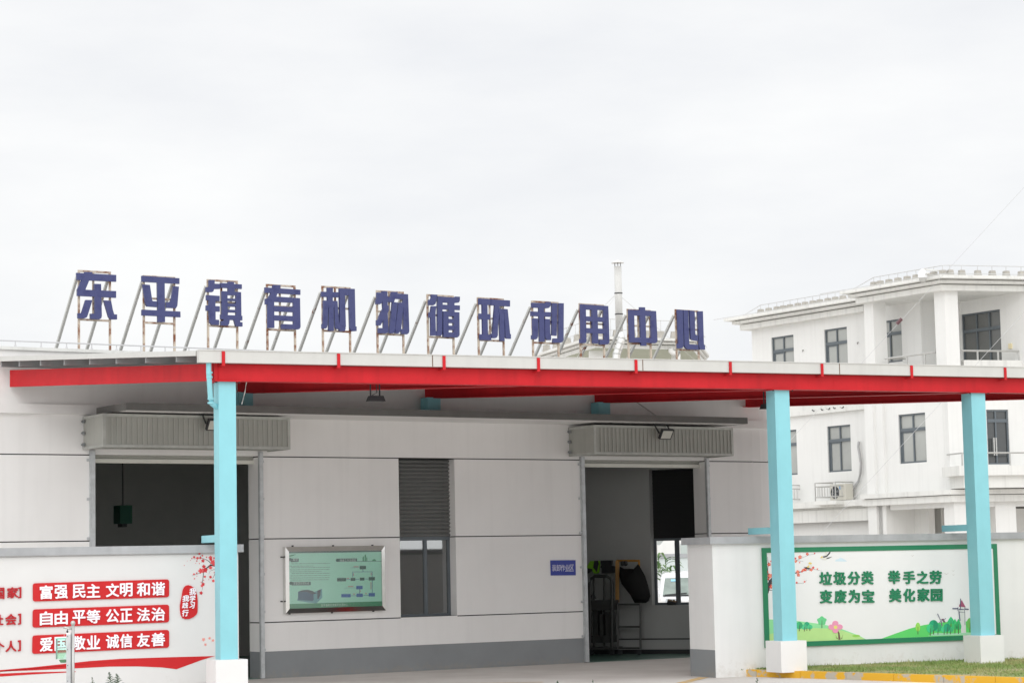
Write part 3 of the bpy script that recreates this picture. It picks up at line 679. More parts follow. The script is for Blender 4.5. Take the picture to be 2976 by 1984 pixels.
# ------------------------------------------------------------------ green mural board
GRN = S(22, 122, 82); mur = thing('mural_board', 'white picture board in a green frame with green slogan, hills and a windmill', 'board', FB.P(uBr + 2.4, .02, 1))
ux = lambda zf, x, y: FB.u(*zf(x, y)); uz = lambda zf, x, y: FB.z(*zf(x, y))
def zmean(*a): return sum(uz(*t) for t in a) / len(a)
mL0, mR1 = ux(mA, 62, 40), ux(mB, 1655, 700)
mT = zmean((mA, 62, 38), (mA, 1700, 30), (mB, 1200, 18)); mBt = zmean((mA, 110, 1448), (mA, 1700, 1415), (mB, 1200, 1392)); mL0 = (ux(mA, 62, 60) + ux(mA, 105, 1440)) / 2 - .0; mR1 = (ux(mB, 1632, 60) + ux(mB, 1695, 1290)) / 2
fw = .075
m = MB()
m.box(FB, mL0, mR1, .002, .035, mT - fw, mT); m.box(FB, mL0, mR1, .002, .035, mBt, mBt + fw); m.box(FB, mL0, mL0 + fw, .002, .035, mBt + fw, mT - fw); m.box(FB, mR1 - fw, mR1, .002, .035, mBt + fw, mT - fw); m.build('frame', GRN, mur)
m = MB(); m.box(FB, mL0 + fw, mR1 - fw, .002, .022, mBt + fw, mT - fw); m.build('panel', mat('mural_panel', (.81, .81, .81), .5, var=.015), mur)
zfl = mBt + fw + .001
def clampz(pts): return [(u, max(z, zfl)) for u, z in pts]
def mpoly(mb, zf, pts, o1, o0=.0225): mb.prism(FB, clampz([FB.px(*zf(x, y)) for x, y in pts]), o0, o1)
def mblob(mb, zf, x, y, rx, ry, o1, n=0, wob=0.0, ph=0):
    mpoly(mb, zf, [(x + rx * (1 + wob * math.cos(n * t + ph)) * math.cos(t), y + ry * (1 + wob * math.cos(n * t + ph)) * math.sin(t)) for t in [6.28318 * k / 24 for k in range(24)]], o1)
m = MB(); mpoly(m, mA, [(150, 1070), (270, 1075), (560, 1092), (820, 1125), (1050, 1165), (1220, 1215), (1440, 1300), (1540, 1358), (1540, 1400), (150, 1440)], .0235); m.build('hill', S(146, 222, 158), mur)
m = MB(); mpoly(m, mA, [(150, 1285), (290, 1250), (560, 1215), (800, 1195), (1000, 1200), (1200, 1228), (1440, 1308), (1530, 1360), (1540, 1400), (150, 1440)], .0245); m.m = 1; mblob(m, mA, 1400, 1305, 55, 18, .0255); m.build('hill', [S(182, 222, 142), S(146, 206, 90)], mur)
m = MB(); mpoly(m, mB, [(0, 1345), (200, 1270), (400, 1200), (600, 1150), (800, 1118), (1000, 1100), (1400, 1095), (1400, 1345)], .0235); m.m = 1; mpoly(m, mB, [(660, 1300), (760, 1262), (1000, 1270), (1200, 1255), (1400, 1262), (1400, 1300), (1000, 1298), (800, 1306)], .0242); m.build('hill', [S(92, 208, 104), S(160, 214, 176)], mur)
TR = S(78, 56, 42)
def mtree(zf, x, yb, yt, rx, col, kind=0, o=.027):
    m = MB(); m.m = 0
    h = yb - yt; mpoly(m, zf, [(x - 4, yb), (x + 4, yb), (x + 2, yt + h * .35), (x - 2, yt + h * .35)], o + .0012)
    m.m = 1; ry = h * .38
    if kind == 0: mblob(m, zf, x, yt + ry, rx, ry, o)
    elif kind == 1: mblob(m, zf, x, yt + ry, rx * .92, ry * .95, o, 5, .13, 1.57)
    else: mpoly(m, zf, [(x, yt), (x + rx * .6, yt + h * .25), (x + rx, yt + h * .5), (x + rx * .85, yt + h * .68), (x, yt + h * .74), (x - rx * .85, yt + h * .68), (x - rx, yt + h * .5), (x - rx * .6, yt + h * .25)], o)
    m.m = 2
    if kind == 0 and rx > 40: mpoly(m, zf, [(x, yt), (x + rx * .7, yt + ry * .35), (x + rx, yt + ry), (x + rx * .7, yt + ry * 1.65), (x, yt + 2 * ry)], o + .0006)
    m.build('tree', [TR, S(*col), S(*[int(c * .88) for c in col])], mur)
for a in [(mA, 590, 1238, 1105, 48, (62, 190, 128)), (mA, 662, 1240, 1140, 42, (84, 206, 148)), (mA, 698, 1232, 1104, 38, (36, 168, 124)), (mA, 740, 1234, 1145, 38, (70, 198, 136)), (mA, 257, 1125, 1040, 20, (120, 210, 120))]: mtree(*a, o=.026 + random.random() * .002)
mtree(mA, 912, 1192, 1028, 68, (104, 204, 138), 1)
for i, a in enumerate([(mB, 515, 1282, 1116, 34, (150, 216, 92)), (mB, 738, 1285, 1078, 66, (34, 168, 120)), (mB, 690, 1300, 1140, 52, (64, 204, 134)), (mB, 800, 1285, 1130, 56, (56, 196, 128)), (mB, 888, 1285, 1170, 46, (72, 208, 140)), (mB, 930, 1280, 1128, 48, (36, 170, 124)), (mB, 978, 1280, 1176, 42, (66, 202, 136)), (mB, 1255, 1255, 1050, 44, (110, 190, 88)), (mB, 1322, 1255, 1050, 44, (120, 198, 92))]): mtree(*a, o=.0262 + .0009 * (i % 3))
for a in [(mB, 985, 1175, 1030, 48, (48, 190, 120), 2), (mB, 1042, 1270, 1060, 46, (52, 192, 112), 2), (mB, 1092, 1275, 1060, 42, (44, 178, 104), 2)]: mtree(*a)
# flower
m = MB(); m.m = 1; stroke(m, FB, mA, [(1140, 1210), (1165, 1270), (1175, 1360)], 14, 30, .0262, .0282)
m.m = 2
for x, y in [(1103, 1128), (1165, 1178), (1103, 1228), (1045, 1180)]: mblob(m, mA, x, y, 42, 38, .0290 + .0003 * (x % 4))
m.m = 3; mblob(m, mA, 1104, 1182, 26, 26, .0306)
m.m = 1
for p in [[(1150, 1350), (1120, 1295)], [(1200, 1350), (1225, 1285)], [(1205, 1350), (1220, 1325)], [(1140, 1345), (1118, 1318)]]: stroke(m, FB, mA, p, 6, 1, .0262, .0275)
m.build('flower', [TR, S(112, 82, 74), S(232, 150, 182), S(226, 222, 120)], mur)
# windmills
m = MB(); m.m = 0; mpoly(m, mB, [(1108, 965), (1192, 965), (1200, 1262), (1130, 1262)], .0256)
m.m = 1
for p, w in [([(1020, 917), (1095, 917)], 16), ([(1195, 922), (1250, 928)], 16), ([(1098, 895), (1098, 945), (1120, 965), (1190, 970), (1195, 900)], 6), ([(1112, 965), (1128, 1090)], 12), ([(1192, 965), (1198, 1150)], 4), ([(1135, 775), (1132, 930)], 10)]: stroke(m, FB, mB, p, w, w, .0262, .0285)
m.m = 2; mpoly(m, mB, [(1138, 795), (1190, 890), (1195, 898), (1098, 888)], .0272)
m.m = 0; mpoly(m, mB, [(1104, 900), (1190, 902), (1185, 960), (1112, 955)], .0270)
m.m = 1; stroke(m, FB, mB, [(1110, 930), (1185, 928)], 16, 10, .0272, .0290)
m.build('windmill', [S(214, 218, 214), S(66, 72, 104), S(160, 74, 106)], mur)
m = MB(); m.m = 1
for p, w in [([(806, 990), (850, 1080)], 12), ([(925, 1055), (870, 1090)], 8), ([(830, 1125), (865, 1075)], 8), ([(870, 1165), (860, 1095)], 16)]: stroke(m, FB, mB, p, w, w * .7, .0262, .0296)
m.m = 2; mpoly(m, mB, [(850, 1065), (880, 1060), (908, 1115), (880, 1110)], .0292); m.build('windmill', [S(214, 218, 214), S(120, 124, 140), S(120, 84, 100)], mur)
# painted plum branch, birds, cloud
m = MB(); m.m = 0
for p, a, b in [([(130, 690), (160, 600), (205, 520), (250, 460), (320, 430), (420, 420), (550, 412), (690, 378)], 70, 6), ([(690, 378), (800, 355), (920, 382)], 5, 2), ([(175, 545), (160, 460), (152, 360), (160, 280), (150, 180)], 16, 3), ([(200, 560), (260, 590)], 10, 6), ([(160, 650), (210, 658), (250, 650)], 10, 4), ([(470, 230), (560, 235), (620, 205), (740, 155), (830, 138)], 4, 2), ([(560, 235), (660, 245)], 3, 2), ([(430, 540), (560, 562), (660, 555), (710, 515)], 4, 2)]: stroke(m, FB, mA, p, a, b, .0225, .0238)
for i, (x, y, r) in enumerate([(172, 290, 22), (200, 245, 12), (142, 395, 18), (185, 452, 30), (157, 497, 14), (235, 545, 22), (205, 605, 26), (612, 185, 24), (716, 142, 18), (550, 245, 18), (545, 205, 14), (580, 395, 22), (590, 440, 20), (655, 372, 16), (685, 362, 22), (770, 365, 20), (800, 335, 15), (860, 355, 10), (565, 548, 12), (678, 535, 12), (820, 132, 9), (608, 262, 9), (640, 390, 12)]):
    m.m = 1 + i % 2; blob(m, FB, mA, x, y, r * 1.05, .0225, .0242 + .0003 * (i % 3))
    if r > 15: m.m = 3; blob(m, FB, mA, x, y, r * .3, .0225, .0254, 5, .1)
m.build('blossom_branch', [S(52, 48, 54), S(218, 70, 60), S(230, 112, 96), S(240, 190, 130)], mur)
def bird(parts):
    m = MB()
    for mi, pts, o in parts: m.m = mi; mpoly(m, mA, pts, o)
    m.build('painted_bird', [S(222, 220, 212), S(60, 58, 60), S(222, 196, 110)], mur)
bird([(0, [(700, 320), (725, 285), (765, 285), (772, 310), (755, 335), (725, 345)], .0262), (1, [(655, 328), (700, 325), (760, 350), (720, 360), (680, 350)], .0266), (2, [(722, 265), (740, 257), (768, 268), (765, 285), (745, 290), (725, 282)], .0270), (2, [(695, 325), (725, 300), (735, 320), (715, 340)], .0274)])
bird([(0, [(895, 205), (930, 190), (975, 190), (1000, 205), (970, 228), (925, 225)], .0262), (1, [(915, 175), (960, 170), (1000, 140), (1035, 95), (1030, 130), (985, 180), (940, 195)], .0266), (1, [(985, 195), (1058, 180), (1010, 205), (975, 212)], .0268), (0, [(950, 165), (962, 100), (985, 110), (978, 165)], .0270), (2, [(890, 198), (905, 172), (925, 175), (920, 195)], .0272)])
m = MB()
for zf, x, y, s in [(mB, 450, 168, 20), (mB, 935, 425, 30), (mB, 1030, 382, 20), (mB, 1035, 438, 16)]:
    stroke(m, FB, zf, [(x - s, y - s * .4), (x, y + s * .2)], 2, 4, .0225, .0236); stroke(m, FB, zf, [(x, y + s * .2), (x + s, y - s * .5)], 4, 2, .0225, .0234)
m.build('painted_gull', S(176, 166, 158), mur)
m = MB(); mpoly(m, mA, [(1100, 245), (1115, 220), (1150, 212), (1175, 192), (1210, 205), (1240, 222), (1268, 240), (1260, 248)], .0234); m.build('painted_cloud', S(206, 226, 236), mur)
L1 = [("垃", mA, 890, 400, 1058, 572), ("圾", mA, 1092, 398, 1258, 574), ("分", mA, 1295, 396, 1456, 572), ("类", mA, 1490, 390, 1648, 568), ("变", mA, 898, 658, 1060, 836), ("废", mA, 1104, 656, 1264, 832), ("为", mA, 1306, 654, 1455, 828), ("宝", mA, 1498, 654, 1660, 826),
      ("举", mB, 104, 380, 266, 560), ("手", mB, 318, 386, 476, 560), ("之", mB, 512, 388, 666, 558), ("劳", mB, 696, 382, 854, 560), ("美", mB, 120, 640, 280, 818), ("化", mB, 320, 640, 478, 814), ("家", mB, 522, 632, 684, 810), ("园", mB, 712, 642, 866, 808)]
for ch, zf, a, b, c, d in L1:
    m = MB(); put_glyph(m, ch, FB, [zf(a, b), zf(c, b), zf(c, d), zf(a, d)], .0225, .042, .042); m.build('character', S(20, 124, 84), mur)

# ------------------------------------------------------------------ things fixed to the hall
nbt = thing('notice_board', 'steel framed glass notice board with a mint green flow chart poster', 'notice board', FW.P(FW.u(*nb(1150, 800)), 0, 1))
nO = .10
q = lambda x, y, o=0: FW.px(*nb(x, y), o)
nu0, nu1 = q(110, 800, nO)[0], q(2225, 800, nO)[0]
nt1 = (q(120, 95, nO)[1] + q(2215, 70, nO)[1]) / 2; nt0 = (q(120, 1505, nO)[1] + q(2230, 1440, nO)[1]) / 2
iu0, iu1 = q(186, 800, .05)[0], q(2150, 800, .05)[0]; it1 = (q(190, 195, .05)[1] + q(2150, 172, .05)[1]) / 2; it0 = (q(190, 1405, .05)[1] + q(2150, 1345, .05)[1]) / 2
m = MB()
O4 = [(nu0, nt0), (nu1, nt0), (nu1, nt1), (nu0, nt1)]; I4 = [(iu0, it0), (iu1, it0), (iu1, it1), (iu0, it1)]
for i in range(4):
    a, b = O4[i], O4[(i + 1) % 4]; c, d = I4[(i + 1) % 4], I4[i]
    m.add([FW.P(a[0], nO, a[1]), FW.P(b[0], nO, b[1]), FW.P(c[0], .055, c[1]), FW.P(d[0], .055, d[1]), FW.P(a[0], .0, a[1]), FW.P(b[0], .0, b[1]), FW.P(c[0], .0, c[1]), FW.P(d[0], .0, d[1])], [(0, 1, 2, 3), (0, 4, 5, 1), (3, 2, 6, 7)])
m.build('frame', STEEL, nbt)
m = MB(); m.box(FW, iu0, iu1, .003, .03, it0, it1); m.build('poster', S(176, 236, 212), nbt)
def nq(mb, x0, y0, x1, y1, o1=.032, sk=-.018):
    mb.prism(FW, [(max(min(a, iu1), iu0), max(min(b, it1), it0)) for a, b in [q(x0, y1 + sk * (x0 - 1150) * .6, .03), q(x1, y1 + sk * (x1 - 1150) * .6, .03), q(x1, y0 + sk * (x1 - 1150) * .6, .03), q(x0, y0 + sk * (x0 - 1150) * .6, .03)]], .0305, o1)
DG = S(38, 98, 84); BLB = S(52, 110, 176)
m = MB()
m.box(FW, iu0, iu1, .0305, .032, it1 - .025, it1); 
for b in [(220, 335, 385, 405), (240, 828, 640, 900), (1240, 345, 1622, 410), (1200, 755, 1390, 825), (1488, 755, 1586, 818), (1682, 752, 1778, 812), (1870, 742, 2000, 812), (1680, 503, 1812, 575)]: nq(m, *b)
nq(m, 1622, 404, 2145, 412)
for x, y in [(205, 365), (1212, 378), (225, 865)]:
    m.prism(FW, [q(x + 40 * math.cos(t), y + 36 * math.sin(t), .03) for t in [6.283 * k / 14 for k in range(14)]] if x > 230 else [(max(iu0, a), b) for a, b in [q(x + 40 * math.cos(t), y + 36 * math.sin(t), .03) for t in [6.283 * k / 14 for k in range(14)]]], .0305, .0325)
m.build('flow_box', DG, nbt)
m = MB()
for b in [(1290, 1095, 1488, 1165), (1612, 1090, 1744, 1160), (1870, 1080, 2000, 1152), (1606, 926, 1740, 998)]: nq(m, *b)
m.build('flow_box', BLB, nbt)
m = MB()
for b in [(1390, 785, 1480, 793), (1586, 782, 1672, 790), (1778, 778, 1866, 786), (1526, 625, 1948, 633), (1526, 625, 1536, 752), (1938, 625, 1948, 742), (1742, 575, 1752, 625), (1940, 812, 1950, 1075), (1744, 1124, 1870, 1132), (1488, 1130, 1612, 1138), (1674, 998, 1684, 1090), (1490, 538, 1680, 543), (1355, 966, 1606, 970)]: nq(m, *b)
m.build('flow_line', S(40, 110, 150), nbt)
m = MB(); m.box(FW, iu0, iu1, .0305, .032, it0, it0 + .078); m.build('footer_strip', S(36, 148, 100), nbt)
for s, x0, x1, y0, y1 in [("概述", 262, 368, 342, 398), ("深旋馈处理系统", 272, 612, 836, 894), ("设备工作流程图", 1260, 1600, 352, 406)]:
    w = (x1 - x0) / len(s); m = MB()
    for i, ch in enumerate(s): put_glyph(m, ch, FW, [nb(x0 + i * w + 3, y0), nb(x0 + (i + 1) * w - 3, y0), nb(x0 + (i + 1) * w - 3, y1), nb(x0 + i * w + 3, y1)], .032, .034, .0)
    m.build('poster_title', S(206, 226, 216), nbt)
m = MB(); s = "东平镇有机物循环利用中心"; x0, x1 = 860, 1430; w = (x1 - x0) / len(s)
zc_ = it0 + .039
for i, ch in enumerate(s):
    a, b = FW.u(*nb(x0 + i * w + 4, 1350), .03), FW.u(*nb(x0 + (i + 1) * w - 4, 1350), .03)
    vs, fs = glyph2d(ch, 0.0); xs = [v[0] for v in vs]; ys = [v[1] for v in vs]
    m.add([FW.P(a + (v[0] - min(xs)) / (max(xs) - min(xs)) * (b - a), .0335, zc_ - .024 + (v[1] - min(ys)) / (max(ys) - min(ys)) * .048) for v in vs], fs)
m.build('poster_title', S(206, 236, 218), nbt)
m = MB()                                        # blocks of small print, too fine to read
for y, xa, xb in [(442, 232, 1042), (492, 196, 706), (524, 232, 1046), (570, 200, 1046), (612, 200, 876), (650, 240, 1050), (696, 206, 1050), (742, 206, 1050), (786, 210, 1020)]:
    x = xa
    while x < xb:
        w = random.choice([26, 40, 60, 74]); nq(m, x, y - 5, min(x + w, xb), y + 5, .0318); x += w + 12
m.build('small_print', S(98, 148, 132), nbt)
m = MB()
for y, xa, xb in [(520, 1548, 1655), (938, 1430, 1545), (766, 1402, 1460), (1098, 1538, 1582), (1092, 1792, 1830)]: nq(m, xa, y - 9, xb, y + 9, .0318)
for x, ya, yb in [(1548, 660, 715), (1922, 650, 705), (1918, 850, 1000), (1697, 1025, 1055)]: nq(m, x - 7, ya, x + 7, yb, .0318)
m.build('small_print', S(190, 150, 136), nbt)
m = MB()
m.m = 0; m.prism(FW, [q(x, y, .03) for x, y in [(350, 1230), (360, 1200), (880, 980), (885, 1170), (765, 1290), (600, 1275)]], .0305, .0315)
m.m = 1; m.prism(FW, [q(x, y, .03) for x, y in [(375, 1045), (440, 1020), (640, 1025), (700, 1060), (705, 1210), (680, 1240), (370, 1215)]], .0305, .0325)
m.m = 2; m.prism(FW, [q(x, y, .03) for x, y in [(400, 1040), (470, 1012), (580, 1003), (680, 1030), (740, 1070), (790, 1075), (740, 1085), (690, 1100), (640, 1085), (560, 1050)]], .0305, .0333)
m.prism(FW, [q(x, y, .03) for x, y in [(782, 1020), (855, 1000), (845, 1110), (810, 1195), (780, 1195)]], .0305, .0333)
m.build('machine_drawing', [S(98, 168, 172), S(38, 92, 120), S(34, 62, 74)], nbt)
m = MB()
m.prism(FW, [(max(iu0, a), b) for a, b in [q(190, 305, .03), q(190, 275, .03), q(340, 250, .03), q(260, 285, .03)]], .0305, .032)
for x, w, y0, y1 in [(1755, 28, 290, 400), (1798, 30, 250, 400), (1830, 20, 310, 400), (1985, 80, 350, 392)]:
    m.prism(FW, [q(x - w / 2, y1, .03), q(x + w / 2, y1, .03), q(x + w / 2, y0 + 25, .03), q(x, y0, .03), q(x - w / 2, y0 + 25, .03)], .0305, .0318)
m.build('skyline_drawing', S(62, 160, 110), nbt)
m = MB()
for x, y in [(260, 78), (1118, 72), (1952, 64), (195, 1510), (1095, 1485), (1972, 1455)]: p = q(x, y, .02); m.box(FW, p[0] - .012, p[0] + .012, 0, .03, p[1] - .012, p[1] + .012)
for y in (310, 1250): p = q(28, y, .02); m.box(FW, p[0] - .014, p[0] + .014, 0, .03, p[1] - .01, p[1] + .01)
m.build('fixing_bolt', DARK, nbt)
m = MB(); m.box(FW, iu0, iu1, .044, .049, it0, it1); m.build('cover_glass', glass('board_glass', (.99, .99, .99), 0.025, .2), nbt)

zsg = thing('zone_sign', 'small blue sign with white writing beside the right doorway', 'sign', FW.P(FW.u(*z7(738, 515)), 0, 1))
m = MB(); m.pxpoly(FW, [z7(*p) for p in [(624, 449), (851, 447), (854, 585), (627, 587)]], .002, .015); m.build('plate', S(46, 60, 152, .3), zsg)
for i, ch in enumerate("装卸作业区"):
    m = MB(); xa = 641 + i * 40; put_glyph(m, ch, FW, [z7(xa, 488), z7(xa + 38, 487), z7(xa + 38, 547), z7(xa, 549)], .015, .017, .0); m.build('character', S(222, 222, 232), zsg)

def floodlight(p, label, fr, ang=0.6):
    """p = top mounting point on the box"""
    t = thing('floodlight', label, 'floodlight', p, 'black floodlights on the shutter boxes')
    w, h, d = .26, .20, .05
    c = p + fr.n * .16 + Vector((0, 0, -.17)); a = fr.t; nn = (fr.n * math.cos(ang) - Vector((0, 0, 1)) * math.sin(ang)); up = a.cross(nn).normalized(); up = up if up.z > 0 else -up
    def hx(mb, w, h, d0, d1):
        P = lambda x, y, k: c + a * x + up * y + nn * k
        mb.hexa([P(-w / 2, -h / 2, d1), P(w / 2, -h / 2, d1), P(w / 2, -h / 2, d0), P(-w / 2, -h / 2, d0), P(-w / 2, h / 2, d1), P(w / 2, h / 2, d1), P(w / 2, h / 2, d0), P(-w / 2, h / 2, d0)])
    m = MB(); hx(m, w, h, 0, d); hx(m, w * .6, h * .6, -.03, 0); m.build('housing', DARK, t)
    m = MB(); hx(m, w * .82, h * .8, d, d + .004); m.build('lens', S(206, 206, 196, .15), t)
    m = MB()
    for s in (-1, 1): m.bar(c + a * s * (w / 2 + .012), p + a * s * (w / 2 + .012) + fr.n * .02, .02)
    m.bar(p - a * (w / 2 + .02) + fr.n * .02, p + a * (w / 2 + .02) + fr.n * .02, .02); m.build('bracket', DARK, t)
u = FW.u(*z3b(1655, 300), oS + .1); floodlight(FW.P(u, oS, SR[3] + .03), 'black floodlight on the right shutter box, seen whole', FW)
u = FW.u(*z1b(1935, 220), oS + .1); floodlight(FW.P(u, oS, SL[3] + .03), 'black floodlight on the left shutter box, half hidden by the first blue column', FW)
def canopy_lamp(x, y, Y, label, rod):
    p = at(x, y, Y); t = thing('canopy_lamp', label, 'lamp', p, 'dark lamps hung under the canopy')
    m = MB(); a = FC.t; b = FC.n
    def fru(w0, w1, z0, z1_): m.hexa([p - a * w0 + b * w0 * .5 + Vector((0, 0, z0)), p + a * w0 + b * w0 * .5 + Vector((0, 0, z0)), p + a * w0 - b * w0 * .5 + Vector((0, 0, z0)), p - a * w0 - b * w0 * .5 + Vector((0, 0, z0)), p - a * w1 + b * w1 * .5 + Vector((0, 0, z1_)), p + a * w1 + b * w1 * .5 + Vector((0, 0, z1_)), p + a * w1 - b * w1 * .5 + Vector((0, 0, z1_)), p - a * w1 - b * w1 * .5 + Vector((0, 0, z1_))])
    fru(.13, .10, -.05, .03); m.build('housing', DARK, t)
    m = MB()
    m.bar(p - a * .08 + Vector((0, 0, .03)), p - a * .08 + Vector((0, 0, rod)), .02); m.bar(p + a * .06 + Vector((0, 0, .03)), p + a * .06 + Vector((0, 0, rod)), .02)
    m.tube([p - a * .08 + Vector((0, 0, rod * .8)), p + Vector((0, 0, rod * .55)), p + a * .02 + Vector((0, 0, .08)), p - a * .05 + Vector((0, 0, .04))], .008, 6); m.build('hanger', DARK, t)
canopy_lamp(1092, 1156, 32.2, 'dark lamp hanging from rods under the middle of the canopy', .55)
canopy_lamp(2233, 1179, 35.6, 'dark lamp under the canopy, half hidden by the middle blue column', .5)

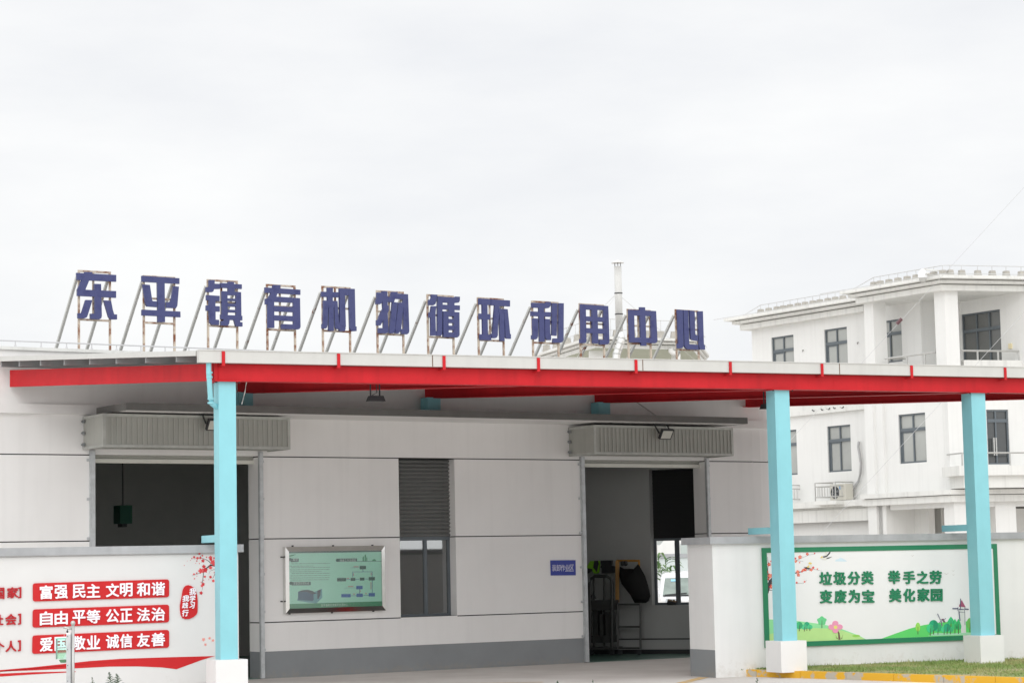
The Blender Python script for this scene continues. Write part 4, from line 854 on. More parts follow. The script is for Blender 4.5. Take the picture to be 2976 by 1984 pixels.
# ================================================================== rooftop letters
SO = -0.55
LET = [
("东", (200, 770), [[(192,198),(1195,253),(1195,425),(200,378)],[(395,175),(590,180),(580,260),(395,245)],[(328,360),(515,380),(420,610),(420,700),(212,700),(208,628)],[(210,618),(1190,662),(1190,832),(210,782)],[(637,478),(808,482),(828,1290),(815,1345),(770,1375),(540,1365),(538,1232),(655,1235)],[(420,885),(590,890),(470,1270),(450,1320),(400,1350),(225,1350),(222,1220),(315,1222)],[(875,895),(1060,905),(1105,1140),(1140,1250),(1212,1252),(1212,1378),(1060,1378),(1000,1320)]], (280,135,1075,185,305,1375,1085,1395)),
("平", (390, 785), [[(188,142),(1140,205),(1140,350),(190,295)],[(580,300),(765,310),(775,1315),(593,1310)],[(205,360),(390,375),(450,770),(470,785),(575,792),(570,938),(320,920),(290,870)],[(985,405),(1125,420),(1085,900),(1050,965),(805,955),(795,815),(900,805),(930,740)],[(192,998),(1160,1048),(1165,1192),(190,1145)]], (265,135,1050,190,300,1310,1060,1355)),
("镇", (570, 795), [[(325,160),(465,165),(462,255),(598,260),(598,390),(450,392),(430,450),(400,470),(250,468),(250,345),(325,340)],[(255,542),(590,565),(588,698),(485,692),(480,820),(592,828),(592,965),(485,958),(488,1165),(577,1172),(575,1300),(390,1295),(340,1240),(325,945),(250,938),(252,805),(322,800),(322,680),(258,675)],[(610,238),(800,246),(803,203),(950,210),(950,262),(1150,275),(1150,390),(965,382),(965,470),(803,460),(803,370),(610,360)],[(640,443),(1128,472),(1130,555),(640,545)],[(640,443),(783,450),(795,1110),(645,1100)],[(998,460),(1128,472),(1138,1120),(1000,1120)],[(770,628),(1010,638),(1010,700),(770,688)],[(770,755),(1010,765),(1010,845),(770,833)],[(775,912),(1010,922),(1010,990),(775,982)],[(612,1035),(800,1052),(1000,1060),(1158,1072),(1158,1185),(950,1178),(840,1172),(615,1155)],[(690,1140),(840,1155),(822,1270),(790,1322),(615,1310),(615,1205),(690,1200)],[(945,1160),(1100,1170),(1098,1225),(1160,1238),(1160,1340),(1000,1335),(985,1310)]], (330,150,1075,200,350,1305,1080,1345)),
("有", (750, 810), [[(380,155),(570,160),(540,260),(355,250)],[(170,218),(1065,278),(1065,408),(172,355)],[(325,345),(490,355),(440,500),(400,590),(235,650),(180,650),(178,505),(265,498)],[(265,442),(460,452),(1052,492),(1055,615),(235,580)],[(230,560),(398,580),(405,1245),(243,1248)],[(885,485),(1052,492),(1065,1220),(1045,1265),(1010,1282),(890,1275)],[(380,690),(900,718),(900,850),(380,825)],[(385,922),(900,948),(900,1078),(390,1055)],[(582,1145),(900,1160),(1010,1282),(585,1270)]], (260,140,970,190,285,1265,975,1310)),
("机", (910, 815), [[(352,180),(495,185),(490,530),(360,525)],[(205,283),(640,300),(640,430),(207,415)],[(258,505),(610,520),(622,690),(255,690)],[(258,640),(378,660),(355,1130),(340,1195),(320,1215),(222,1215),(220,1100),(248,1100)],[(388,640),(510,660),(515,1275),(385,1272)],[(524,640),(615,650),(640,1000),(665,1110),(800,1150),(815,1220),(790,1280),(660,1280),(650,1235),(570,1222),(548,1180)],[(660,200),(1042,215),(1045,385),(670,375)],[(655,205),(790,210),(818,1180),(665,1120)],[(890,215),(1042,215),(1062,1165),(1088,1165),(1088,1280),(985,1285),(940,1250),(918,1190)]], (270,150,970,185,300,1255,975,1295)),
("物", (1065, 825), [[(390,180),(520,185),(530,545),(560,548),(560,695),(530,698),(550,1190),(530,1235),(480,1250),(300,1245),(295,1115),(425,1115),(412,640),(395,400)],[(260,218),(390,222),(395,300),(540,310),(545,335),(630,340),(650,465),(530,460),(395,430),(385,480),(340,515),(235,512),(238,385),(262,380)],[(400,640),(540,640),(540,720),(430,900),(350,1050),(252,1050),(250,918),(290,905),(350,740)],[(630,200),(785,205),(775,245),(1045,262),(1048,395),(715,380),(690,460),(560,455),(560,335),(600,325)],[(915,390),(1048,380),(1075,1190),(1060,1245),(1020,1275),(875,1265),(865,1140),(935,1140)],[(650,455),(780,472),(760,700),(715,1130),(700,1230),(680,1250),(565,1250),(575,1120),(620,760)],[(800,475),(922,475),(912,700),(868,1130),(850,1200),(800,1255),(718,1250),(722,1120),(765,770)]], (300,175,960,205,335,1250,985,1290)),
("循", (1220, 835), [[(285,180),(440,185),(410,350),(390,420),(340,455),(222,450),(220,315),(265,310),(290,260)],[(290,475),(415,475),(395,600),(390,720),(400,1110),(420,1215),(275,1220),(272,770),(232,765),(230,635),(265,625)],[(440,225),(860,260),(890,232),(1008,238),(1005,340),(980,385),(870,400),(570,385),(440,380)],[(440,370),(570,375),(565,600),(555,1190),(530,1225),(415,1220),(410,1105),(440,1105)],[(440,430),(1005,460),(1005,578),(445,548)],[(715,370),(865,385),(870,640),(715,620)],[(582,605),(715,615),(720,1270),(584,1250)],[(850,625),(990,630),(995,1200),(975,1245),(935,1268),(850,1265)],[(582,605),(990,632),(990,735),(582,725)],[(705,795),(870,805),(870,908),(705,905)],[(705,968),(870,972),(870,1085),(705,1080)],[(584,1138),(985,1145),(940,1268),(584,1252)]], (230,180,880,225,265,1235,905,1280)),
("环", (1360, 845), [[(270,190),(570,210),(570,362),(275,348)],[(355,340),(485,350),(500,1110),(370,1100)],[(280,575),(555,595),(558,730),(285,718)],[(293,1098),(585,1112),(580,1252),(300,1240)],[(577,215),(1055,245),(1055,398),(577,368)],[(670,360),(790,370),(785,560),(750,900),(745,1130),(720,1180),(680,1200),(600,1195),(580,1085),(620,1080),(640,720)],[(785,455),(908,465),(916,1270),(805,1265),(790,900)],[(908,460),(993,470),(1055,1090),(1075,1100),(1075,1215),(975,1210),(935,1170)],[(750,452),(990,466),(995,560),(770,560)]], (290,175,930,210,325,1240,950,1260)),
("利", (1520, 850), [[(215,258),(570,270),(578,235),(700,240),(690,340),(650,390),(600,400),(220,382)],[(200,478),(695,498),(695,615),(200,595)],[(395,375),(525,385),(530,800),(540,1245),(412,1240)],[(237,650),(370,658),(372,1110),(350,1165),(310,1188),(215,1180),(215,1075),(250,1070)],[(543,665),(672,675),(680,1050),(700,1110),(700,1205),(610,1205),(560,1150),(548,1080)],[(722,265),(855,270),(840,1095),(720,1085)],[(895,270),(1020,272),(1015,1200),(990,1250),(940,1272),(745,1268),(755,1160),(890,1160)]], (290,205,950,265,290,1235,920,1305)),
("用", (1650, 860), [[(318,205),(1018,255),(1020,365),(320,340)],[(318,300),(450,310),(468,1120),(455,1170),(420,1195),(308,1190),(305,1085),(335,1075)],[(900,320),(1020,330),(1048,1150),(1030,1205),(985,1228),(800,1225),(795,1105),(918,1105)],[(605,330),(740,340),(768,1200),(628,1195)],[(440,515),(910,540),(910,660),(440,635)],[(445,810),(915,832),(915,958),(450,938)]], (340,195,945,230,385,1215,965,1245)),
("中", (1800, 870), [[(510,195),(645,200),(680,1175),(550,1172)],[(235,258),(920,295),(925,430),(240,402)],[(235,290),(365,300),(385,1090),(262,1080)],[(790,300),(920,300),(955,1030),(945,1080),(900,1110),(810,1105)],[(262,962),(950,975),(940,1080),(900,1106),(262,1083)]], (250,250,820,285,290,1100,845,1125)),
("心", (1930, 880), [[(335,170),(465,178),(485,1080),(465,1130),(430,1150),(335,1148),(332,1030),(365,1025)],[(480,182),(600,190),(630,1045),(855,1060),(860,1185),(580,1172),(530,1130),(508,1080)],[(635,192),(765,205),(778,780),(795,810),(850,818),(852,965),(710,945),(665,910)],[(850,215),(972,210),(998,1060),(1025,1065),(1028,1185),(900,1178),(878,1110)]], (330,175,900,205,380,1165,920,1200)),
]
WHERE = {"东": 'leftmost of the rooftop row', "平": 'second from the left, after 东', "镇": 'third, between 平 and 有', "有": 'fourth, between 镇 and 机', "机": 'fifth, between 有 and 物', "物": 'sixth, between 机 and 循',
         "循": 'seventh, between 物 and 环', "环": 'eighth, between 循 and 利', "利": 'ninth, between 环 and 用', "用": 'tenth, just left of the flue', "中": 'eleventh, just right of the flue', "心": 'rightmost of the rooftop row'}
zroof = zr + .14
for ch, (ox, oy), polys, fr8 in LET:
    zf = Z(ox, oy, 8.711)
    P = lambda x, y, o=SO: FW.px(*zf(x, y), o)
    tl, tr, bl_c, br_c = P(fr8[0], fr8[1]), P(fr8[2], fr8[3]), P(fr8[4], fr8[5]), P(fr8[6], fr8[7])
    ul = (tl[0] + bl_c[0]) / 2; ur = (tr[0] + br_c[0]) / 2; zt = (tl[1] + tr[1]) / 2; zb = (bl_c[1] + br_c[1]) / 2
    t = thing('sign_letter', 'blue sheet metal character %s on a rusty frame, %s' % (ch, WHERE[ch]), 'sign letter', FW.P((ul + ur) / 2, SO, zroof), 'blue rooftop sign characters')
    m = MB()
    for i, pg in enumerate(polys): m.prism(FW, [P(x, y) for x, y in pg], SO - .03 + .0005 * i, SO + .012 + .0012 * i)
    m.build('character', LETB, t)
    m = MB(); w = .032; ob = SO - .066
    for u in (ul, ur): m.box(FW, u - w / 2, u + w / 2, ob - w / 2, ob + w / 2, zroof, zt - w / 2)
    for z in (zt, zb, (zt + zb) / 2 + .02): m.box(FW, ul - w / 2 if z == zt else ul + w / 2, ur + w / 2 if z == zt else ur - w / 2, ob - w / 2 + .002, ob + w / 2 - .002, z - w / 2, z + w / 2)
    um_ = (ul + ur) / 2 - .02; m.box(FW, um_ - w / 2, um_ + w / 2, ob - w / 2 + .004, ob + w / 2 - .004, zb + w / 2, zt - w / 2)
    m.build('support_frame', RUST, t)
    for u in (ul, ur):
        m = MB(); m.bar(FW.P(u - .02, ob - .03, zt - .10), FW.P(u - .02, ob - 1.28, zroof), .042); m.build('brace', BRACE, t)

# ================================================================== flue on the roof
fb0 = at(1801, 1000, 50.0)
flu = thing('flue', 'tall pale metal flue with a conical rain cap behind the rooftop letters', 'chimney', (fb0.x, fb0.y, zroof))
zt = at(1795, 774, 50).z; zbm = at(1805, 968, 50).z; rf = .5 * 21.5 / 6500 * 50
m = MB(); m.lathe((fb0.x, fb0.y, 0), [(rf, zbm), (rf, zt)], 20); m.build('pipe', mat('flue_pale', (.64, .635, .61), .5, .1, var=.04, scale=3, streak=.05), flu, True)
m = MB()
for y in (852, 913): zz = at(1800, y, 50).z; m.lathe((fb0.x, fb0.y, zz), [(rf + .004, -.012), (rf + .012, -.008), (rf + .012, .008), (rf + .004, .012)], 20)
m.build('joint_band', DARK, flu)
zc = at(1800, 764.5, 50).z; zc2 = at(1800, 756.5, 50).z; rc = .5 * 38 / 6500 * 50
m = MB(); m.lathe((fb0.x, fb0.y, 0), [(rc, zc), (rc - .005, zc + .012), (.015, zc2 + .01)], 20); m.build('rain_cap', mat('cap_pale', (.66, .65, .63), .5), flu)
m = MB()
for k in range(3): a = 2.1 * k + .5; m.tube([(fb0.x + rf * .9 * math.cos(a), fb0.y + rf * .9 * math.sin(a), zt - .03), (fb0.x + rf * .9 * math.cos(a), fb0.y + rf * .9 * math.sin(a), zc + .02)], .008, 6)
m.build('cap_stay', DARK, flu)
e = [at(1805, 965, 50), at(1806, 982, 50), at(1803, 998, 50), at(1797, 1015, 50), at(1792, 1028, 50), at(1790, 1050, 50), at(1790, 1075, 50)]
e[0].x = fb0.x
m = MB(); m.tube(e, rf * 1.04, 16); m.build('elbow', STEEL, flu, True)
m = MB()
for p, q in ((e[1], e[2]), (e[2], e[3]), (e[3], e[4]), (e[4], e[5])): d = (q - p).normalized() * .015; m.tube([p - d, p + d], rf * 1.13, 16)
m.build('elbow_band', SATIN, flu)
m = MB(); s = at(1793, 852, 50)
for x, y, Y in ((1740, 905, 52), (1760, 905, 47), (1855, 905, 51)): q_ = at(x, y, Y); d = (q_ - s); m.tube([s, s + d * (abs((zroof - s.z) / d.z))], .004, 5)
m.build('guy_wire', BRACE, flu)

# ================================================================== white office building
q_ = Vector((-math.sin(TW), math.cos(TW), 0))          # runs back and to the left
LF = Frame(at(2500, 1100, 80), math.atan2(-q_.y, -q_.x))
off_b = thing('office_building', 'white three storey office with stepped cornices, balconies and grey windows', 'building', LF.P(0, 0, 0))
PO = 1.3                                               # portico stands this far forward
TF = math.radians(16)
pcor = LF.P(LF.u(2757, 1300, PO), PO, 0); FF = Frame(pcor, TF)
def win_unit(fr, u0, u1, za, zb, o, trans=.68, split=.5, door=False, gm=OGLASS):
    m = MB(); f = .055; zt_ = za + (zb - za) * trans; um = u0 + (u1 - u0) * split
    for a, b in ((u0, u0 + f), (u1 - f, u1)): m.box(fr, a, b, o - .12, o - .05, za + f, zb - f)
    m.box(fr, u0, u1, o - .12, o - .05, zb - f, zb); m.box(fr, u0, u1, o - .12, o - .05, za, za + f); m.box(fr, u0 + f, u1 - f, o - .12, o - .045, zt_ - f, zt_ + f)
    m.box(fr, um - f / 2, um + f / 2, o - .12, o - .055, za + f, zt_ - f); m.box(fr, um - f / 2, um + f / 2, o - .12, o - .055, zt_ + f, zb - f)
    if not door: m.box(fr, u0 + f, u0 + f * 2.2, o - .12, o - .075, za + f, zt_ - f); m.box(fr, u0 + f, um - f / 2, o - .12, o - .074, zt_ - f * 1.9, zt_ - f)
    w = m.build('door' if door else 'window', WINF, off_b)
    m = MB(); m.box(fr, u0 + f * .5, u1 - f * .5, o - .115, o - .10, za + f * .5, zb - f * .5); m.build('pane', gm, w)
    return w
lu = lambda zf, x, y, o=0: LF.u(*zf(x, y), o)
lz = lambda zf, x, y, o=0: LF.z(*zf(x, y), o)
uWL, uWR = lu(z4, 228, 760), lu(z4, 1553, 800)
# second-floor row on the wing
rows = []
zb5, zt5 = lz(z4b, 910, 725), lz(z4b, 910, 364)
zt2 = lz(z4, 885, 677); zt1 = lz(z4, 470, 745); zt3 = lz(z4, 1345, 612); ztop = (zt1 + zt2 + zt3) / 3
u1a, u1b = lu(z4, 382, 850), lu(z4, 556, 850); u2a, u2b = lu(z4, 795, 800), lu(z4, 973, 800); u3a, u3b = lu(z4, 1292, 780) - .6, lu(z4, 1399, 780)
u5a, u5b = lu(z4b, 820, 550), lu(z4b, 1002, 550); u4b = lu(z4b, 580, 570); u4a = u4b - (u5b - u5a)
H3 = (ztop - (zt5 - zb5), ztop); H2 = (zb5, zt5)
ops = [(u1a, u1b, *H3), (u2a, u2b, *H3), (u3a, u3b, lz(z4, 1345, 945), ztop), (u5a, u5b, *H2), (u4a, u4b, *H2)]
zroofO = 10.9
us = [uWL, uWR] + [v for o in ops for v in o[:2]]; zs = [0, zroofO] + [v for o in ops for v in o[2:]]
m = MB(); m.grid(LF, us, zs, ops, -.3, 0); m.box(LF, uWL, uWL + .3, -9, -.3, 0, zroofO); m.box(LF, uWL + .3, uWR, -9, -8.7, 0, zroofO); m.build('wall', OFFW, off_b)
m = MB(); m.box(LF, uWL + .3, uWR - .3, -8.7, -.3, zroofO - .2, zroofO - .05); m.box(LF, uWL + .3, uWR - .3, -8.7, -.3, 6.6, 6.75); m.box(LF, uWL + .3, uWR - .3, -1.0, -.9, 0, zroofO - .2); m.build('roof', OFFS, off_b)
for i, o in enumerate(ops): win_unit(LF, o[0], o[1], o[2], o[3], 0.0, .68)
CST = [(0, .42, .42), (.42, .49, .18), (.49, .70, .70), (.70, .77, .44), (.77, 1.0, 1.0)]
# stepped cornices
def cornice(fr, u0, u1, o, zb_, zt_, over, nm='cornice', back=None, ends=True):
    m = MB(); h = zt_ - zb_; st = CST
    for a, b, k in st:
        m.box(fr, u0 - (over * k if ends else 0), u1 + (over * k if ends else 0), (back if back is not None else o - .2), o + over * k, zb_ + h * a, zb_ + h * b)
    return m.build(nm, OFFS, off_b)
cL = lu(z4, 66, 610, .75); ctop = lz(z4, 66, 597, .75); cbot = lz(z4, 228, 688, .2)
cornice(LF, uWL, lu(z4, 1100, 500), 0, cbot, ctop, .75, back=-.3)
# portico roof: left face along LF direction, front face along FF
pc = LF.px(*z4(1700, 262), PO + .7); pz1 = pc[1]; pz0 = lz(z4, 1712, 383, PO + .3)
pL = lu(z4, 928, 385, PO + .6)
m = MB(); h = pz1 - pz0
for a, b, k in CST:
    k *= .7; ub = lu(z4, 1700, 270, PO + .7) - .7 + k
    A = LF.P(pL + (.7 - k) * .9, PO + k, 0); B = LF.P(ub, PO + k, 0); C = B + FF.t * 16; D = C + q_ * 6; E_ = A + FF.t * 3.2 + q_ * 0; G = LF.P(pL + (.7 - k) * .9, -2.0, 0)
    m.plan([A, B, C, D, G], pz0 + h * a, pz0 + h * b)
m.build('portico_roof', OFFS, off_b)
# portico columns, top storey
zfl3 = lz(z4, 1750, 960, PO) - .35
def pcol(xa, xb, xc, zt_, zb_, o=PO, name='column', zf=z4, y=700):
    ub = LF.u(*zf(xb, y), o); ua = LF.u(*zf(xa, y), o); p = LF.P(ub, o, 0); fr = Frame(p, TF); w = fr.u(*zf(xc, y), 0.0)
    a = LF.P(ua, o, 0); m = MB(); m.plan([a, p, p + FF.t * w, a + FF.t * w], zb_, zt_); m.build(name, OFFW, off_b); return p
pcol(1108, 1181, 1281, pz0, zfl3); pB = pcol(1660, 1741, 1845, pz0, zfl3)
# recessed balcony walls behind the columns
cr_ = LF.P(uWR, 0, 0); F3 = Frame(cr_, TF); wF3 = F3.u(*z4(1862, 700))
m = MB(); m.box(F3, 0, wF3, -.3, 0, zfl3, pz0); m.build('balcony_wall', OFFW, off_b)
L2 = Frame(F3.P(wF3, 0, 0), math.atan2(-q_.y, -q_.x))
dA, dB = L2.u(*z4(1866, 750)), L2.u(*z4(2172, 750)); dz1 = (L2.z(*z4(1866, 572)) + L2.z(*z4(2165, 534))) / 2; dz0 = zfl3
m = MB(); m.grid(L2, [0, max(dA, .02), dB, 9], [zfl3, dz1, pz0], [(max(dA, .02), dB, zfl3, dz1)], -.3, 0); m.build('balcony_wall', OFFW, off_b)
w = win_unit(L2, max(dA, .02), dB, dz0, dz1, 0, .74, .36, True, mat('grey_door_glass', (.13, .135, .13), .15, spec=.6))
m = MB(); ub2 = L2.u(*z4(2082, 700), -.05); m.box(L2, ub2 - .03, ub2 + .03, -.12, -.05, dz0, dz1 - .06); m.build('mullion', WINF, w)
ub2 = L2.u(*z4(2244, 818), .03); zz_ = L2.z(*z4(2244, 818), .03)
m = MB(); m.box(L2, ub2 - .07, ub2 + .07, 0, .05, zz_ - .10, zz_ + .08); m.build('socket_box', S(226, 214, 176), off_b)
for x, y in ((625, 852), (1053, 792)):
    uk = lu(z4, x, y, .04); zk = lz(z4, x, y, .04); m = MB(); m.tube([LF.P(uk, 0, zk), LF.P(uk, .05, zk), LF.P(uk, .05, zk - .06)], .022, 6); m.build('wall_pipe', S(150, 150, 146), off_b)
# first-floor block under the portico
wu0, wu1 = lu(z4b, 1255, 500, PO - .12), LF.u(2757, 1300, PO - .0)
sA, sB = lu(z4b, 1375, 450, PO - .12), lu(z4b, 1586, 450, PO - .12); sz1 = (lz(z4b, 1380, 282, PO - .12) + lz(z4b, 1580, 262, PO - .12)) / 2; sz0 = (lz(z4b, 1388, 662, PO - .12) + lz(z4b, 1588, 651, PO - .12)) / 2
zba = lz(z4b, 1500, 975, PO + .2); zbt = lz(z4b, 1500, 880, PO + .3)
m = MB(); m.grid(LF, [wu0, sA, sB, wu1 - .02], [zba, sz0, sz1, zfl3], [(sA, sB, sz0, sz1)], PO - .42, PO - .12); m.build('wall', OFFW, off_b)
win_unit(LF, sA, sB, sz0, sz1, PO - .12, .68)
ul_ = lu(z4b, 1132, 500, PO); ur_ = lu(z4b, 1256, 500, PO)
m = MB(); m.box(LF, ul_, lu(z4b, 1182, 500, PO + .1), .0, PO + .1, 0, zfl3); m.box(LF, lu(z4b, 1182, 500, PO + .1), ur_, .0, PO - .0, 0, zfl3); m.build('pilaster', OFFW, off_b)
# front face first floor with door and balcony
fD0, fD1 = FF.u(*z4b(2062, 450), -.05), FF.u(*z4b(2234, 450), -.05); fz1 = FF.z(*z4b(2140, 242), -.05); fz0 = FF.z(*z4b(2140, 668), -.05)
m = MB(); m.grid(FF, [0, fD0, fD1, 14], [zba, fz0, fz1, zfl3], [(fD0, fD1, fz0, fz1)], -.32, -.02); m.build('wall', OFFW, off_b)
m = MB(); m.box(FF, -.0, FF.u(*z4b(1893, 500)), -.02, .05, zba, zfl3); m.build('pilaster', OFFW, off_b)
w = win_unit(FF, fD0, fD1, fz0, fz1, -.02, .80, .44, True, DGLASS)
m = MB()
for x in (2120, 2137): u = FF.u(*z4b(x, 540), .05); m.tube([FF.P(u, .05, FF.z(*z4b(x, 598), .05)), FF.P(u, .05, FF.z(*z4b(x, 460), .05))], .025, 6)
m.build('handle', SATIN, w)
zfb = fz0 - .03
m = MB(); bx0 = FF.u(*z4b(1845, 680), 1.2); m.box(FF, bx0, 14, -.02, 1.2, zfb - .38, zfb - .06); m.box(FF, bx0 + .25, 14, -.02, 1.0, FF.z(*z4b(2000, 850), 1.0), zfb - .38); m.build('balcony', OFFS, off_b)
m = MB(); o = 1.05; zr2 = FF.z(*z4b(2150, 578), o); u = FF.u(*z4b(1868, 600), o)
m.tube([FF.P(u, -.0, zr2), FF.P(u, o, zr2), FF.P(13, o, zr2)], .03, 6); m.tube([FF.P(u, o, zr2 - .45), FF.P(13, o, zr2 - .45)], .02, 6)
while u < 13: m.tube([FF.P(u, o, zfb - .06), FF.P(u, o, zr2)], .03, 6); u += 1.15 + .6
m.build('balcony_railing', SATIN, off_b)
# third-floor railing between columns
m = MB(); o = PO - .1; ua = lu(z4, 1270, 920, o); ub_ = LF.u(*z4(1665, 880), o); zr3 = (lz(z4, 1272, 916, o) + lz(z4, 1660, 872, o)) / 2
m.tube([LF.P(ua, o, zr3), LF.P(ub_, o, zr3)], .035, 6); m.tube([LF.P(ua, o, zr3 - .42), LF.P(ub_, o, zr3 - .42)], .02, 6); m.tube([LF.P(ua, o, zr3), LF.P(ua, o, zr3) - FF.t * -.8], .03, 6)
for x in (1290, 1435, 1580): u = lu(z4, x, 920, o); m.tube([LF.P(u, o, zfl3), LF.P(u, o, zr3)], .035, 6)
Fr = Frame(pB, TF); o = -.25; zq = Fr.z(*z4(2100, 858), o)
m.tube([Fr.P(.7, o, zq), Fr.P(Fr.u(*z4(2335, 860), o), o, zq)], .035, 6); m.tube([Fr.P(.7, o, zq - .42), Fr.P(Fr.u(*z4(2335, 860), o), o, zq - .42)], .02, 6)
for x in (1990, 2150, 2312): u = Fr.u(*z4(x, 890), o); m.tube([Fr.P(u, o, zfl3), Fr.P(u, o, zq)], .035, 6)
m.build('balcony_railing', SATIN, off_b)
m = MB(); a = LF.P(lu(z4b, 1132, 200, PO), PO + .05, 0); b = LF.P(wu1 + .05, PO + .05, 0); c = b + FF.t * 14; m.plan([a, b, c, c + q_ * 4, LF.P(lu(z4b, 1132, 200, PO), -.2, 0)], zfl3 - .25, zfl3); m.build('balcony_floor', OFFS, off_b)
zsill = Fr.z(*z4(2000, 930), -.2)
m = MB(); m.box(Fr, .7, 12, -.35, -.15, zfl3, zsill); m.build('balcony_kerb', OFFS, off_b)
# floor bands
ba0, ba1 = lz(z4b, 800, 268, .15), lz(z4b, 800, 212, .15)
m = MB(); m.box(LF, uWL, ul_, 0, .15, ba0, ba0 + .16); m.box(LF, uWL, ul_, 0, .08, ba0 + .16, ba1 + .25); m.build('floor_band', OFFS, off_b)
bb0, bb1 = lz(z4b, 800, 1024, .3), lz(z4b, 800, 948, .3); bb1 = lz(z4b, 800, 955, .5)
m = MB(); m.box(LF, uWL, ul_, 0, .55, bb1 - .22, bb1); m.box(LF, uWL, ul_, 0, .28, bb1 - .75, bb1 - .22); m.box(LF, uWL, ul_, 0, .36, bb0, bb1 - .75); m.build('floor_band', OFFS, off_b)
m = MB()
for k, za, zb_ in ((.35, zbt - .16, zbt), (.15, zba + .22, zbt - .16), (.25, zba, zba + .22)):
    a = LF.P(ul_ - .1, PO + k, 0); b = LF.P(wu1 + k, PO + k, 0); c = b + FF.t * 14; m.plan([a, b, c, c + q_ * 3.5, LF.P(ul_ - .1, .0, 0)], za, zb_)
m.build('floor_band', OFFS, off_b)
# ground floor arcade
zar = lz(z4b, 1500, 1015, PO)
m = MB(); m.box(LF, ur_ + .2, wu1, PO - .35, PO - .02, zar, zba); m.box(FF, .8, 12, -.35, -.02, zar, zba); m.build('arcade_beam', OFFW, off_b)
for xa, xb, xc in ((1160, 1250, 1340), (1730, 1810, 1925)): pcol(xa, xb, xc, zba, 0, PO, 'column', z4b, 1100)
pw = Fr.u(*z4b(2132, 1100), 0); m = MB(); m.box(FF, FF.u(*z4b(2132, 1100)), FF.u(*z4b(2292, 1100)), -.6, .0, 0, zba); m.build('column', OFFW, off_b)
cxx = LF.P(lu(z4b, 1400, 1100, PO - 2.2), PO - 2.2, 0)
m = MB(); m.plan([cxx + LF.t * (r0 := 0) + LF.n * 0 - FF.t * .2, cxx + LF.t * 1.6, cxx + LF.t * 2.3 - LF.n * .25, cxx + LF.t * 2.7 - LF.n * .8, cxx + LF.t * 2.8 - LF.n * 4, cxx - LF.n * 4], 0, zar); m.build('lobby_wall', OFFW, off_b)
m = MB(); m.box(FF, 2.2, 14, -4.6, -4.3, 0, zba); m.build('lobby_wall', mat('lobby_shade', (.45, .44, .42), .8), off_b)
# roof edge: concrete blocks with a lightning wire
def block(mb, p, fr, w=.215, h=.22):
    t, n = fr.t * w / 2, fr.n * w / 2; k = .78; zz = Vector((0, 0, h))
    mb.hexa([p - t + n, p + t + n, p + t - n, p - t - n, p + zz - t * k + n * k, p + zz + t * k + n * k, p + zz + t * k - n * k, p + zz - t * k - n * k])
bm_ = []
for x in (298, 360, 424, 475, 528, 588, 645, 705, 760, 822, 880, 940): u = lu(z4, x, 600 - x * .14, .2); bm_.append((LF.P(u, .2, ctop), LF))
for x in (1180, 1230, 1298, 1368, 1440, 1510, 1587, 1648, 1718): u = lu(z4, x, 320 - (x - 1180) * .15, PO + .2); bm_.append((LF.P(u, PO + .2, pz1), LF))
Fp = Frame(LF.P(lu(z4, 1700, 270, PO + .7), PO + .7, 0), TF)
for x in (1775, 1865, 1990, 2103, 2212, 2330): u = Fp.u(*z4(x, 240), -.45); bm_.append((Fp.P(u, -.45, pz1), Fp))
for x in (2440, 2550, 2660): u = Fp.u(*z4(x, 244), -.45); bm_.append((Fp.P(u, -.45, pz1), Fp))
for i, (p, fr) in enumerate(bm_):
    m = MB(); block(m, p, fr); m.build('roof_block', CBLOCK, off_b)
m = MB()
for grp in (bm_[:12], bm_[12:]):
    tops = [p + Vector((0, 0, .38)) for p, _ in grp]; lows = [p + Vector((0, 0, .08)) + fr.n * .2 for p, fr in grp]
    e0 = tops[0] + (tops[0] - tops[1]).normalized() * 1.1 - Vector((0, 0, .3))
    m.tube([e0] + tops, .016, 5); m.tube([lows[0] + (lows[0] - lows[1]).normalized() * 2.6] + lows, .013, 5)
    for (p, fr), t in zip(grp, tops): m.tube([p + Vector((0, 0, .15)), t], .012, 5)
m.build('lightning_wire', mat('wire_grey', (.55, .55, .54), .5), off_b)
m = MB(); m.tube([Fp.P(-.4, -.1, pz1 + .06), LF.P(lu(z4, 1562, 240, PO + .5), PO + .55, pz1 + .06)], .035, 6)
m.build('conduit', OFFS, off_b)

cp = LF.P(lu(z4, 1562, 300, PO + .95), PO + .95, 0); zc_ = lz(z4, 1562, 290, PO + .95)
cam_t = thing('security_camera', 'white dome camera hanging from the office cornice', 'camera', (cp.x, cp.y, zc_))
m = MB(); m.lathe((cp.x, cp.y, zc_), [(.04, .30), (.07, .27), (.15, .20), (.16, .02), (.13, 0)], 14); m.build('housing', VWHITE, cam_t)
m = MB(); m.lathe((cp.x, cp.y, zc_), [(.03, -.16), (.09, -.13), (.12, -.07), (.13, 0)], 14); m.build('dome', S(176, 176, 172, .2), cam_t)
m = MB(); m.box(LF, LF.uo(cp)[0] - .03, LF.uo(cp)[0] + .03, PO + .1, PO + .95, zc_ + .27, zc_ + .31); m.build('arm', OFFS, cam_t)

